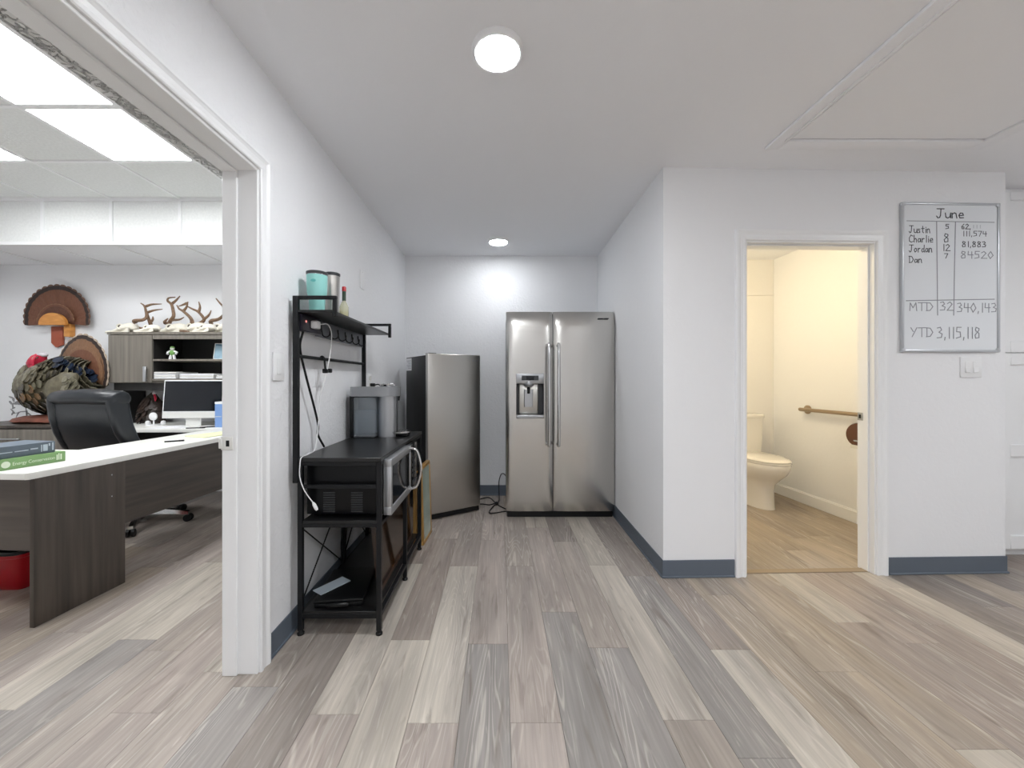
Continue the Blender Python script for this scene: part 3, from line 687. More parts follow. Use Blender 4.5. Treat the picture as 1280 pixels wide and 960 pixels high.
# charger and cable
ch = thing('charging_cable', 'white phone charger plugged under the rack shelf with its long cable hanging down', 'cable', (RX0+0.05, RY0+0.155, 1.43))
bm = nb(); box(bm, RX0+0.0292, RX0+0.062, RY0+0.085, RY0+0.125, 1.418, 1.456, 0.006, 2); part('charger_plug', bm, M['white'], ch)
bm = nb(); tube(bm, spline([(RX0+0.060, RY0+0.125, 1.442), (RX0+0.075, RY0+0.17, 1.448), (RX0+0.065, RY0+0.235, 1.41), (RX0+0.055, RY0+0.25, 1.33), (RX0+0.05, RY0+0.235, 1.26), (RX0+0.04, RY0+0.225, 1.19), (RX0+0.02, RY0+0.205, 1.07), (RX0+0.016, RY0+0.185, 0.90), (RX0+0.02, RY0+0.15, 0.827), (RX0+0.03, RY0+0.06, 0.8185),
    (RX0+0.034, RY0-0.008, 0.818), (RX0+0.034, RY0-0.022, 0.785), (RX0+0.034, RY0-0.022, 0.73), (RX0+0.055, RY0-0.022, 0.67), (RX0+0.094, RY0-0.022, 0.615)], 8), 0.0025, 7); part('cable', bm, M['white'], ch)
bm = nb(); tube(bm, [(RX0+0.092, RY0-0.022, 0.619), (RX0+0.098, RY0-0.022, 0.608), (RX0+0.107, RY0-0.022, 0.590), (RX0+0.112, RY0-0.022, 0.582)], [0.003, 0.008, 0.008, 0.005], 10); part('connector', bm, M['white'], ch)

# on the top shelf
def tumbler(x, y, z, prof, m, name, label, lidm, lid_r):
    t = thing(name, label, 'tumbler', (x, y, z)); bm = nb(); lathe(bm, prof, (0, 0, 0), seg=32); part('cup', bm, m, t, local=True)
    h = prof[-1][1]; bm = nb(); lathe(bm, [(lid_r, h-0.012), (lid_r+0.002, h-0.004), (lid_r+0.002, h+0.003), (lid_r-0.004, h+0.006), (0.0005, h+0.006)], seg=32); part('lid', bm, lidm, t, local=True)
    return t
t = tumbler(-0.884, 1.875, RS, [(0.033, 0), (0.0345, 0.004), (0.0365, 0.075), (0.0445, 0.098), (0.0460, 0.13), (0.0468, 0.195)], M['teal'], 'teal_tumbler', 'large teal insulated tumbler at the near end of the rack top shelf', M['dgrey'], 0.0468)
bm = nb(); lathe(bm, [(0.0472, 0.184), (0.0477, 0.196), (0.0455, 0.200)], seg=32, cap=False); part('steel_rim', bm, M['chrome'], t, local=True)
bm = nb(); prism(bm, [(0.013*math.cos(a*PI/10), 0.007*math.sin(a*PI/10)) for a in range(20)], 0, 0.002, mtx=Matrix.Translation((0.004, -0.0458, 0.150)) @ Matrix.Rotation(PI/2, 4, 'X')); part('oval_logo', bm, mat('teal_emboss', (100, 184, 180), 0.4), t, local=True)
tumbler(-0.886, 2.05, RS, [(0.034, 0), (0.035, 0.004), (0.035, 0.10), (0.0365, 0.13), (0.0375, 0.238)], M['steel2'], 'steel_tumbler', 'plain stainless steel tumbler behind the teal one', M['dgrey'], 0.0375)
t = thing('sauce_bottle', 'small clear bottle with red cap and green sleeve beside the steel tumbler', 'bottle', (-0.868, 2.16, RS))
bm = nb(); lathe(bm, [(0.021, 0), (0.024, 0.004), (0.024, 0.085), (0.016, 0.105), (0.0095, 0.118), (0.009, 0.165)], seg=20); part('glass_body', bm, M['clear'], t, local=True)
bm = nb(); lathe(bm, [(0.0005, 0.003), (0.0215, 0.004), (0.0215, 0.06), (0.0005, 0.06)], seg=20); part('liquid', bm, M['pale_liquid'], t, local=True)
bm = nb(); lathe(bm, [(0.0102, 0.120), (0.0102, 0.172), (0.0005, 0.173)], seg=18); part('neck_sleeve', bm, M['bottlegreen'], t, local=True)
bm = nb(); lathe(bm, [(0.0115, 0.1735), (0.0115, 0.196), (0.009, 0.199), (0.0005, 0.199)], seg=18); part('cap', bm, M['red'], t, local=True)

# coffee maker
cx0, cx1, cy0, cy1 = -0.925, -0.66, 2.37, 2.56
cm = thing('coffee_maker', 'silver single-serve coffee maker with a clear water tank on the rack worktop', 'coffee maker', (-0.79, 2.46, RT))
bm = nb(); box(bm, cx0, cx1-0.0, cy0+0.06, cy1, RT+0.0, RT+0.022, 0.006, 2); part('base', bm, M['black'], cm)
bm = nb(); box(bm, cx0, cx0+0.024, cy0+0.01, cy1-0.01, RT+0.001, RT+0.255, 0.005, 2); part('back_column', bm, M['black'], cm)
bm = nb(); box(bm, cx0+0.027, cx0+0.160, cy0, cy0+0.075, RT+0.001, RT+0.252, 0.012, 3); tk = part('water_tank', bm, M['tank'], cm)
bm = nb(); box(bm, cx0+0.034, cx0+0.153, cy0+0.007, cy0+0.068, RT+0.012, RT+0.170, 0.010, 2); part('tank_water', bm, M['water'], tk)
bm = nb(); box(bm, cx0+0.030, cx0+0.157, cy0+0.003, cy0+0.072, RT+0.0, RT+0.014, 0.003); part('tank_foot', bm, M['dgrey'], tk)
bm = nb(); box(bm, cx0+0.026, cx0+0.16, cy0+0.082, cy1-0.012, RT+0.022, RT+0.2535, 0.006, 2); part('housing', bm, mat('grey_plastic_housing', (120, 122, 126), 0.4), cm)
bm = nb(); lathe(bm, [(0.062, RT+0.001), (0.062, RT+0.252)], (cx0+0.215, (cy0+cy1)/2-0.01, 0), seg=32); part('brew_column', bm, M['silver'], cm)
bm = nb(); prism(bm, [(cx0+0.003, cy0+0.02), (cx0+0.02, cy0-0.004), (cx0+0.155, cy0-0.004)] + [(cx0+0.215+0.079*math.cos(a), (cy0+cy1)/2-0.01+0.089*math.sin(a)) for a in [math.radians(-78+q*13) for q in range(13)]] + [(cx0+0.155, cy1+0.002), (cx0+0.02, cy1+0.002), (cx0+0.003, cy1-0.02)], RT+0.254, RT+0.312)
part('head', bm, mat('grey_silver_head', (150, 152, 155), 0.35, 0.6), cm, smooth=30)
bm = nb(); lathe(bm, [(0.048, RT+0.3125), (0.050, RT+0.318), (0.044, RT+0.327), (0.030, RT+0.330), (0.0005, RT+0.330)], (cx0+0.215, (cy0+cy1)/2-0.01, 0), seg=28)
for q in range(5): lathe(bm, [(0.007, RT+0.328), (0.006, RT+0.334), (0.0005, RT+0.335)], (cx0+0.215+0.03*math.cos(q*1.2566), (cy0+cy1)/2-0.01+0.03*math.sin(q*1.2566), 0), seg=10)
part('control_dial', bm, M['chrome'], cm)
bm = nb(); tube(bm, [(cx0+0.283, (cy0+cy1)/2-0.01, RT+0.258), (cx0+0.283, (cy0+cy1)/2-0.01, RT+0.225)], [0.012, 0.007], 12); part('spout', bm, M['black'], cm)
bm = nb(); box(bm, cx0+0.278, cx0+0.286, (cy0+cy1)/2-0.045, (cy0+cy1)/2-0.037, RT+0.03, RT+0.256, 0.002); part('guide_rod', bm, M['dgrey'], cm)
bm = nb(); box(bm, cx1-0.0, cx0+0.345, cy0+0.06, cy1-0.05, RT+0.0, RT+0.020, 0.006, 2); lathe(bm, [(0.055, RT+0.0205), (0.055, RT+0.027), (0.0005, RT+0.027)], (cx0+0.295, (cy0+cy1)/2-0.01, 0), seg=24); part('drip_tray', bm, M['black'], cm)
bm = nb()
for q in range(5): box(bm, cx0+0.255+q*0.017, cx0+0.263+q*0.017, cy0+0.062, cy1-0.062, RT+0.028, RT+0.034, 0.001)
lathe(bm, [(0.056, RT+0.024), (0.060, RT+0.024), (0.060, RT+0.034), (0.056, RT+0.034), (0.056, RT+0.024)], (cx0+0.295, (cy0+cy1)/2-0.01, 0), seg=24, cap=False)
part('drip_grate', bm, M['chrome'], cm, smooth=False)
# wall outlet behind it
def wall_plate(name, label, cat, y, z, w=0.075, h=0.118):
    t = thing(name, label, cat, (LX, y, z))
    bm = nb(); box(bm, LX+0.0003, LX+0.0065, y-w/2, y+w/2, z-h/2, z+h/2, 0.003, 2); part('cover_plate', bm, M['white'], t)
    return t
t = wall_plate('outlet', 'white wall outlet with a black plug behind the coffee maker', 'outlet', 2.86, 1.158)
bm = nb(); box(bm, LX+0.0065, LX+0.010, 2.842, 2.878, 1.168, 1.198, 0.006, 2); box(bm, LX+0.0065, LX+0.010, 2.842, 2.878, 1.118, 1.148, 0.006, 2); part('receptacle_faces', bm, M['offwhite'], t, kind='stuff')
bm = nb(); box(bm, LX+0.0102, LX+0.045, 2.846, 2.874, 1.122, 1.146, 0.006, 2)
tube(bm, spline([(LX+0.044, 2.86, 1.134), (LX+0.075, 2.85, 1.136), (LX+0.105, 2.80, 1.10), (LX+0.10, 2.70, 1.00), (LX+0.06, 2.645, 0.87), (LX+0.07, 2.61, 0.828), (LX+0.09, 2.552, 0.826)], 8), 0.0045, 8)
part('power_cord', bm, M['black'], cm)
t = wall_plate('light_switch', 'white single rocker switch plate on left wall beside the rack upright', 'switch', 1.682, 1.228, 0.082, 0.122)
bm = nb(); box(bm, LX+0.0065, LX+0.0095, 1.682-0.017, 1.682+0.017, 1.228-0.034, 1.228+0.034, 0.002); part('rocker', bm, M['white'], t)
t = wall_plate('blank_plate', 'small white blank wall plate high on the left wall above the freezer', 'wall plate', 2.705, 1.868, 0.078, 0.128)
for q in (1.918, 1.812): bm = nb(); box(bm, LX+0.0065, LX+0.008, 2.70, 2.71, q, q+0.006, 0.001); part('screw', bm, M['offwhite'], t)

# microwave on the middle shelf
mx0, mx1, my0, my1, mz0, mz1 = -0.910, -0.548, 1.825, 2.37, RM+0.025, RM+0.282
mw = thing('microwave', 'black microwave oven with silver door frame and bowed handle on the middle shelf', 'microwave', (-0.70, 2.16, RM+0.0125))
bm = nb(); box(bm, mx0, mx1, my0, my1, mz0, mz1, 0.006, 2); part('case', bm, M['blacksatin'], mw)
bm = nb()
for gx in (-0.83, -0.70):
    for k in range(9): box(bm, gx, gx+0.055, my0-0.003, my0+0.001, mz0+0.012+k*0.011, mz0+0.018+k*0.011, 0.001)
part('vent_louvres', bm, M['dgrey'], mw, smooth=False, kind='stuff')
for x in (mx0+0.03, mx1-0.03):
    for y in (my0+0.04, my1-0.04): bm = nb(); lathe(bm, [(0.014, RM+0.0125), (0.014, mz0+0.001)], (x, y, 0), seg=12); part('foot', bm, M['black'], mw)
fx = mx1+0.0005
dy = my0+0.40
bm = nb(); box(bm, fx, fx+0.038, my0-0.002, dy, mz0-0.004, mz0+0.036, 0.004, 2); box(bm, fx, fx+0.038, my0-0.002, dy, mz1-0.034, mz1+0.002, 0.004, 2)
box(bm, fx, fx+0.038, my0-0.002, my0+0.022, mz0+0.034, mz1-0.032, 0.004, 2); box(bm, fx, fx+0.038, dy-0.02, dy, mz0+0.034, mz1-0.032, 0.004, 2)
md = part('door', bm, M['silver'], mw)
bm = nb(); box(bm, fx+0.004, fx+0.034, my0+0.024, dy-0.018, mz0+0.032, mz1-0.03); part('door_window', bm, M['blackgloss'], md, smooth=False)
bm = nb(); box(bm, fx, fx+0.038, dy+0.002, my1+0.002, mz0-0.004, mz1+0.002, 0.004, 2); cp = part('control_panel', bm, M['blackgloss'], mw)
bm = nb(); box(bm, fx+0.038, fx+0.0395, dy+0.02, my1-0.02, mz1-0.05, mz1-0.02); box(bm, fx+0.038, fx+0.0395, dy+0.03, my1-0.03, mz0+0.02, mz0+0.05, 0.0005, mi=1)
for r in range(4):
    for c in range(3): box(bm, fx+0.038, fx+0.0395, dy+0.022+c*0.03, dy+0.044+c*0.03, mz0+0.07+r*0.03, mz0+0.088+r*0.03, 0.0005, mi=1)
part('keypad', bm, [M['screen'], M['dgrey']], cp, smooth=False, kind='stuff')
hy = dy-0.012
bm = nb(); tube(bm, spline([(fx+0.036, hy, mz0+0.012), (fx+0.072, hy, mz0+0.03), (fx+0.092, hy, mz0+0.09), (fx+0.096, hy, (mz0+mz1)/2), (fx+0.092, hy, mz1-0.09), (fx+0.072, hy, mz1-0.028), (fx+0.036, hy, mz1-0.012)], 6), 0.0085, 10); part('handle', bm, M['chrome'], md)

# lower shelf: dark glazed picture, gilt frame, flat case with paper
def picture(name, label, o, ux, w, h, lean, fmat, inner, fwid, depth=0.022, extra=None):
    """framed picture standing on its lower edge at o; ux = direction of the lower edge, leaning back by lean"""
    ux = Vector(ux).normalized(); nrm = Vector((ux.y, -ux.x, 0)); up = (Vector((0,0,1))*math.cos(lean) - nrm*math.sin(lean)).normalized(); nn = ux.cross(up).normalized()
    m = Matrix((( ux.x, nn.x, up.x, o[0]), (ux.y, nn.y, up.y, o[1]), (ux.z, nn.z, up.z, o[2]), (0,0,0,1)))
    t = thing(name, label, 'picture', mtx=m)
    bm = nb()
    for q in ((0, w, 0, fwid), (0, w, h-fwid, h), (0, fwid, fwid, h-fwid), (w-fwid, w, fwid, h-fwid)): box(bm, q[0], q[1], -depth, 0, q[2], q[3], 0.004, 2)
    part('frame', bm, fmat, t, local=True)
    bm = nb(); box(bm, fwid-0.002, w-fwid+0.002, -0.012, -0.003, fwid-0.002, h-fwid+0.002); pr = part('print', bm, inner, t, local=True, smooth=False)
    s = -1
    bm = nb(); box(bm, fwid-0.001, w-fwid+0.001, 0-depth+0.004 if s > 0 else -depth+0.005, -depth+0.0075, fwid-0.001, h-fwid+0.001); part('glass', bm, M['pane'], t, local=True, smooth=False)
    if extra: extra(t)
    return t
picture('dark_picture', 'large dark framed picture with painted amber reflection leaning on the rack bottom shelf', (-0.590, 1.93, RB+0.0105), (0, 1, 0), 0.68, 0.37, 0.10, M['darkframe'], M['amber'], 0.022)
def ring(t):
    bm = nb(); lathe(bm, [(0.055, -0.0123), (0.055, -0.0128), (0.072, -0.0128), (0.072, -0.0123)], (0.12, 0, 0.24), 'y', 28, cap=False); ellipsoid(bm, (0.12, -0.0124, 0.235), (0.03, 0.0006, 0.045), 14, 8); part('print_motif', bm, M['cream'], t, local=True, smooth=False)
picture('gilt_picture', 'gilt framed picture with pale green print standing on floor past the rack', (-0.537, 2.735, 0.001), (0.06, 1, 0), 0.25, 0.555, 0.03, M['gold'], M['greenprint'], 0.026, 0.03, ring)
bm = nb(); box(bm, -0.615, -0.588, 2.74, 2.95, 0.001, 0.50, 0.004); solo('wood_board', bm, M['gold'], 'narrow honey-coloured wooden board behind the gilt picture', 'board')
bx = thing('wooden_box', 'brown wooden box on the floor behind the rack end leg', 'box', (-0.76, 2.86, 0))
bm = nb(); box(bm, -0.86, -0.69, 2.74, 2.97, 0.001, 0.40, 0.004); part('carcass', bm, M['gold'], bx)
bm = nb(); box(bm, -0.868, -0.685, 2.732, 2.978, 0.4005, 0.42, 0.004); part('lid', bm, M['darkframe'], bx)
cs = thing('flat_case', 'flat black case lying on the bottom shelf of the rack', 'case', (-0.77, 1.95, RB+0.0105), 0.12)
bm = nb(); box(bm, -0.11, 0.11, -0.14, 0.17, 0, 0.022, 0.006, 2); part('lower_shell', bm, M['blacksatin'], cs, local=True)
bm = nb(); box(bm, -0.112, 0.112, -0.142, 0.172, 0.0225, 0.036, 0.006, 2); part('upper_shell', bm, M['black'], cs, local=True)
bm = nb(); box(bm, -0.05, 0.05, -0.162, -0.142, 0.010, 0.028, 0.005); part('handle', bm, M['black'], cs, local=True)
bm = nb(); box(bm, -0.035, 0.035, -0.08, 0.08, 0, 0.003, mtx=Matrix.Translation((-0.835, 1.93, RB+0.0472)) @ Matrix.Rotation(-0.6, 4, 'Z')); solo('folded_paper', bm, M['paleprint'], 'pale blue folded paper lying on the flat black case', 'paper')

# ------------------------------------------------------------------ whiteboard on the right wall
BS0, BS1, BZ0, BZ1 = 1.438, 2.047, 1.338, 2.235
wb = thing('whiteboard', 'framed whiteboard of monthly sales tallies hanging right of the bathroom door', 'whiteboard', ((BS0+BS1)/2, 0, BZ0), mtx=WM)
WBI = WM
def wbp(name, bm, m, parent=wb, **k):
    bm.transform(WM); return part(name, bm, m, parent, **k)
bm = nb(); box(bm, BS0+0.008, BS1-0.008, -0.012, -0.001, BZ0+0.008, BZ1-0.008); sf = wbp('writing_surface', bm, M['board'], smooth=False)
for q in ((BS0, BS1, BZ0, BZ0+0.014), (BS0, BS1, BZ1-0.014, BZ1), (BS0, BS0+0.014, BZ0+0.014, BZ1-0.014), (BS1-0.014, BS1, BZ0+0.014, BZ1-0.014)):
    bm = nb(); box(bm, q[0], q[1], -0.019, -0.0008, q[2], q[3], 0.004, 2); wbp('frame_bar', bm, M['alu'])
for a in (BS0, BS1-0.022):
    for c in (BZ0, BZ1-0.022): bm = nb(); box(bm, a-0.001, a+0.023, -0.0205, -0.0006, c-0.001, c+0.023, 0.006, 2); wbp('corner_cap', bm, M['alu'])
G = {'J': [[(.1,1),(.9,1)],[(.55,1),(.5,.3),(.4,.05),(.2,0),(.05,.2)]], 'u': [[(.05,.55),(.1,.1),(.3,0),(.55,.1),(.65,.55)],[(.65,.55),(.68,.0)]], 'n': [[(.05,.55),(.08,0)],[(.08,.4),(.3,.58),(.5,.5),(.6,.0)]],
 'e': [[(.08,.28),(.6,.32),(.5,.55),(.25,.55),(.08,.3),(.2,.03),(.6,.05)]], 's': [[(.5,.5),(.2,.55),(.15,.38),(.45,.25),(.45,.05),(.08,.03)]], 't': [[(.3,.95),(.3,.1),(.5,.02)],[(.05,.6),(.6,.62)]], 'i': [[(.2,.55),(.2,0)],[(.2,.75),(.21,.8)]],
 'C': [[(.75,.85),(.4,1),(.08,.6),(.1,.15),(.45,0),(.8,.12)]], 'h': [[(.08,1),(.1,0)],[(.1,.35),(.35,.55),(.52,.4),(.55,0)]], 'a': [[(.55,.5),(.2,.52),(.06,.25),(.2,.02),(.48,.15),(.56,.5)],[(.56,.5),(.62,0)]], 'r': [[(.1,.55),(.12,0)],[(.12,.35),(.35,.55),(.5,.5)]],
 'l': [[(.15,1),(.15,0)]], 'o': [[(.3,.55),(.06,.3),(.25,.0),(.55,.2),(.5,.5),(.3,.55)]], 'd': [[(.55,.45),(.2,.5),(.06,.22),(.2,.0),(.5,.12),(.58,1)],[(.55,.2),(.62,0)]], 'D': [[(.12,1),(.12,0)],[(.0,.98),(.5,.95),(.8,.5),(.5,.05),(.05,0)]],
 'M': [[(.05,0),(.1,.95),(.42,.35),(.75,.98),(.85,0)]], 'T': [[(.0,.97),(.85,1)],[(.42,.98),(.42,0)]], 'Y': [[(.05,1),(.35,.55)],[(.75,1),(.2,0)]], '0': [[(.35,1),(.05,.5),(.3,0),(.62,.45),(.35,1)]], '1': [[(.25,1),(.25,0)]], '2': [[(.08,.8),(.35,1),(.58,.75),(.05,.03),(.68,.03)]],
 '3': [[(.08,.93),(.4,1),(.52,.75),(.25,.55),(.58,.4),(.5,.08),(.05,.05)]], '4': [[(.12,1),(.08,.5),(.65,.5)],[(.5,.95),(.5,0)]], '5': [[(.6,1),(.15,1),(.12,.6),(.5,.58),(.55,.15),(.08,.02)]], '6': [[(.5,1),(.1,.5),(.15,.05),(.5,.05),(.5,.4),(.12,.4)]],
 '7': [[(.05,1),(.6,1),(.25,0)]], '8': [[(.5,.9),(.2,1),(.12,.75),(.5,.45),(.5,.08),(.15,.02),(.08,.3),(.5,.75),(.5,.9)]], ',': [[(.15,.1),(.1,-.15)]], '.': [[(.15,.05),(.18,.0)]], '-': [[(.1,.5),(.5,.5)]]}
KX, KZ = (BS1-BS0)/390.0, (BZ1-BZ0)/590.0
def bpnt(cx, cy): return (BS0+(cx-110)*KX, BZ1-(cy-178)*KZ)
def ribbon(bm, pts, w, y=-0.0128):
    for (x0, z0), (x1, z1) in zip(pts, pts[1:]):
        d = Vector((x1-x0, z1-z0)); L = max(d.length, 1e-5); d /= L; n = Vector((-d.y, d.x))*w/2; d = d*w*0.4
        q = [(x0-d.x+n.x, z0-d.y+n.y), (x0-d.x-n.x, z0-d.y-n.y), (x1+d.x-n.x, z1+d.y-n.y), (x1+d.x+n.x, z1+d.y+n.y)]
        loft(bm, [[Vector((a, -0.0121, c)) for a, c in q], [Vector((a, y, c)) for a, c in q]])
def write(text, x0, x1, ybase, h, ink, w=0.0042, name='handwriting'):
    wid = {'M': 1.0, 'D': .95, 'T': .9, 'l': .35, 'i': .4, '1': .45, ',': .35, '.': .35, ' ': .5, 'J': 1.0, 'C': .9, 'Y': .9}
    tot = sum(wid.get(c, .75) for c in text); sx = (x1-x0)/tot; cur = x0; bm = nb()
    for c in text:
        for st_ in G.get(c, []):
            ribbon(bm, [bpnt(cur+a*sx, ybase-b_*h) for a, b_ in st_], w)
        cur += wid.get(c, .75)*sx
    return wbp(name, bm, ink, sf, smooth=False)
I_, IF = M['ink'], M['ink_faint']
write('June', 248, 362, 238, 36, I_, 0.0058)
write('Justin', 140, 226, 298, 28, I_); write('Charlie', 140, 238, 335, 28, I_); write('Jordan', 140, 234, 374, 28, I_); write('Dan', 140, 194, 416, 26, I_)
write('5', 284, 302, 281, 18, I_); write('8', 277, 304, 334, 34, I_); write('12', 272, 306, 368, 26, I_); write('7', 280, 298, 397, 18, I_)
write('62,', 348, 388, 281, 20, I_); write('111', 390, 430, 277, 12, mat('half_wiped_ink', (186, 190, 196), 0.5), 0.004); write('111,574', 352, 452, 309, 20, I_, 0.0036); write('81,883', 350, 450, 352, 22, I_); write('84520', 345, 480, 397, 28, IF, 0.0046)
write('MTD', 142, 240, 605, 32, IF, 0.0048); write('32', 262, 318, 604, 34, IF, 0.0048); write('340,143', 330, 494, 610, 36, IF, 0.0048)
write('YTD', 146, 240, 708, 36, IF, 0.0048); write('3,115,118', 250, 428, 714, 44, IF, 0.0052)
bm = nb()
ribbon(bm, [bpnt(132, 251), bpnt(480, 253)], 0.004); ribbon(bm, [bpnt(250, 253), bpnt(252, 440), bpnt(254, 622)], 0.005); ribbon(bm, [bpnt(325, 253), bpnt(321, 440), bpnt(318, 622)], 0.005); ribbon(bm, [bpnt(130, 566), bpnt(480, 558)], 0.005)
wbp('ruled_lines', bm, IF, sf, smooth=False, kind='stuff')
# double switch below it
t = thing('double_switch', 'white double rocker switch plate on the wall below the whiteboard', 'switch', (1.879, 0, 1.247), mtx=WM)
bm = nb(); box(bm, 1.814, 1.946, -0.007, -0.0004, 1.185, 1.309, 0.003, 2); bm.transform(WM); part('cover_plate', bm, M['white'], t)
for c in (1.856, 1.904):
    bm = nb(); box(bm, c-0.017, c+0.017, -0.010, -0.0065, 1.213, 1.281, 0.002); box(bm, c-0.015, c+0.015, -0.0125, -0.0095, 1.215, 1.245, 0.002); bm.transform(WM); part('rocker', bm, M['white'], t)

# ------------------------------------------------------------------ pantry cabinet beyond the wall end
KY = 2.53
pc = thing('pantry_cabinet', 'tall white shaker pantry cabinet at the right edge beyond the wall end', 'cabinet', (3.62, KY+0.3, 0))
bm = nb(); box(bm, 3.075, 4.16, KY+0.024, KY+0.60, 0.09, H-0.002, 0.002); part('carcass', bm, M['trim'], pc)
bm = nb(); box(bm, 3.075, 4.16, KY+0.07, KY+0.58, 0, 0.0895); part('toe_kick', bm, M['trim'], pc, smooth=False)
bm = nb(); box(bm, 3.075, 3.262, KY+0.002, KY+0.0235, 0.06, H-0.002, 0.002); part('filler_strip', bm, M['trim'], pc)
def shaker(x0, x1, z0, z1, rails_):
    bm = nb(); st_ = 0.066
    box(bm, x0, x0+st_, KY, KY+0.022, z0, z1, 0.0025); box(bm, x1-st_, x1, KY, KY+0.022, z0, z1, 0.0025)
    for a, c in rails_: box(bm, x0+st_, x1-st_, KY, KY+0.022, a, c, 0.0025)
    d = part('door', bm, M['trim'], pc)
    bm = nb(); box(bm, x0+st_-0.004, x1-st_+0.004, KY+0.015, KY+0.0215, z0+0.01, z1-0.01); part('inset_panel', bm, M['trim'], d, smooth=False)
    return d
for x0, x1, hs in ((3.266, 3.708, 1), (3.712, 4.156, -1)):
    dd = shaker(x0, x1, 1.350, H-0.03, ((1.350, 1.426), (2.344, H-0.03)))
    dl = shaker(x0, x1, 0.066, 1.345, ((1.269, 1.345), (0.669, 0.7475), (0.066, 0.153)))
    hxk = x1-0.033 if hs > 0 else x0+0.033
    for d_, za in ((dd, 1.45), (dl, 1.10)):
        bm = nb(); tube(bm, [(hxk, KY+0.001, za), (hxk, KY-0.028, za), (hxk, KY-0.028, za+0.13), (hxk, KY+0.001, za+0.13)], 0.005, 8); part('handle', bm, M['silver'], d_)

# ------------------------------------------------------------------ bathroom
b = nb(); box(b, 1.11, 2.87, 4.052, 4.0615, 2.055, 2.064, 0.002); struct('trim_4', b, M['bathwall'])
TX = 2.43; TB = 4.058
to = thing('toilet', 'white porcelain toilet with closed lid against the bathroom back wall', 'toilet', (TX, 3.75, 0))
def egg(z, hw, yf, yb, n=28, pw=2.3):
    out = []
    for k in range(n):
        a = 2*PI*k/n; sx_, sy_ = math.sin(a), math.cos(a)
        yc = (yf+yb)/2+0.05; ry = (yc-yf) if sy_ > 0 else (yb-yc)
        x = math.copysign(abs(sx_)**(2/pw), sx_)*hw; y = yc-math.copysign(abs(sy_)**(2/pw), sy_)*ry
        out.append(Vector((TX+x, y, z)))
    return out
bm = nb()
loft(bm, [egg(0.001, 0.118, 3.475, 4.00), egg(0.03, 0.114, 3.48, 4.0), egg(0.16, 0.106, 3.485, 3.98), egg(0.23, 0.112, 3.468, 3.97), egg(0.28, 0.145, 3.42, 3.965), egg(0.33, 0.172, 3.365, 3.96), egg(0.375, 0.186, 3.338, 3.96), egg(0.415, 0.19, 3.328, 3.96), egg(0.424, 0.186, 3.333, 3.955)])
part('bowl', bm, M['porcelain'], to, smooth=55)
bm = nb(); loft(bm, [egg(0.4245, 0.183, 3.335, 3.86), egg(0.432, 0.187, 3.329, 3.862), egg(0.443, 0.185, 3.332, 3.86)]); part('seat', bm, M['porcelain'], to, smooth=50)
bm = nb(); loft(bm, [egg(0.4445, 0.181, 3.34, 3.855), egg(0.452, 0.185, 3.334, 3.857), egg(0.462, 0.180, 3.345, 3.85), egg(0.468, 0.150, 3.40, 3.83)]); part('lid', bm, M['porcelain'], to, smooth=50)
bm = nb(); loft(bm, [superring((TX, 3.955, z), hw, 0.098, (1,0,0), (0,1,0), 6, 32) for z, hw in ((0.40, 0.175), (0.43, 0.19), (0.60, 0.202), (0.79, 0.208))]); part('tank', bm, M['porcelain'], to, smooth=50)
bm = nb(); loft(bm, [superring((TX, 3.952, z), hw, hy, (1,0,0), (0,1,0), 6, 32) for z, hw, hy in ((0.7905, 0.212, 0.102), (0.797, 0.218, 0.104), (0.82, 0.218, 0.104), (0.828, 0.210, 0.098))]); part('tank_lid', bm, M['porcelain'], to, smooth=50)
bm = nb(); tube(bm, [(TX-0.15, 3.86, 0.74), (TX-0.15, 3.838, 0.74), (TX-0.155, 3.832, 0.74), (TX-0.085, 3.828, 0.732)], 0.007, 10); part('flush_lever', bm, M['chrome'], to)
for q in (-1, 1):
    bm = nb(); ellipsoid(bm, (TX+q*0.08, 3.87, 0.447), (0.02, 0.022, 0.014), 12, 8); part('hinge_cap', bm, M['porcelain'], to)
def rmp(u, t, z): return rm @ Vector((u, t, z))     # along the right wall from the front, out from it, up
ub0, ub1 = 0.15, 1.235
gb = thing('grab_bar', 'brushed nickel grab bar fixed to the right wall of the bathroom', 'grab bar', rmp(0.7, 0, 0.89))
bm = nb(); tube(bm, spline([rmp(ub1, 0.004, 0.893), rmp(ub1, 0.03, 0.893), rmp(ub1-0.014, 0.046, 0.893), rmp(ub1-0.05, 0.05, 0.893), rmp(ub0+0.05, 0.05, 0.893), rmp(ub0+0.014, 0.046, 0.893), rmp(ub0, 0.03, 0.893), rmp(ub0, 0.004, 0.893)], 5), 0.0165, 14); part('bar', bm, M['nickel'], gb)
for u in (ub0, ub1):
    bm = nb(); tube(bm, [rmp(u, 0.0005, 0.893), rmp(u, 0.009, 0.893), rmp(u, 0.013, 0.893)], [0.04, 0.04, 0.032], 24); part('flange', bm, M['nickel'], gb)
pd = thing('paper_dispenser', 'smoky brown round toilet paper dispenser on the bathroom wall below grab bar', 'dispenser', rmp(0.63, 0, 0.60))
uc = 0.665
ring_ = lambda t_, r: [rmp(uc+r*math.cos(2*PI*k/28), t_, 0.735+r*0.98*math.sin(2*PI*k/28)) for k in range(28)]
bm = nb(); loft(bm, [ring_(0.0005, 0.100), ring_(0.02, 0.104), ring_(0.022, 0.1)]); part('back_plate', bm, M['dgrey'], pd)
bm = nb(); loft(bm, [ring_(0.0225, 0.101), ring_(0.085, 0.099), ring_(0.1, 0.09), ring_(0.104, 0.07)]); part('cover', bm, M['brown_plastic'], pd)
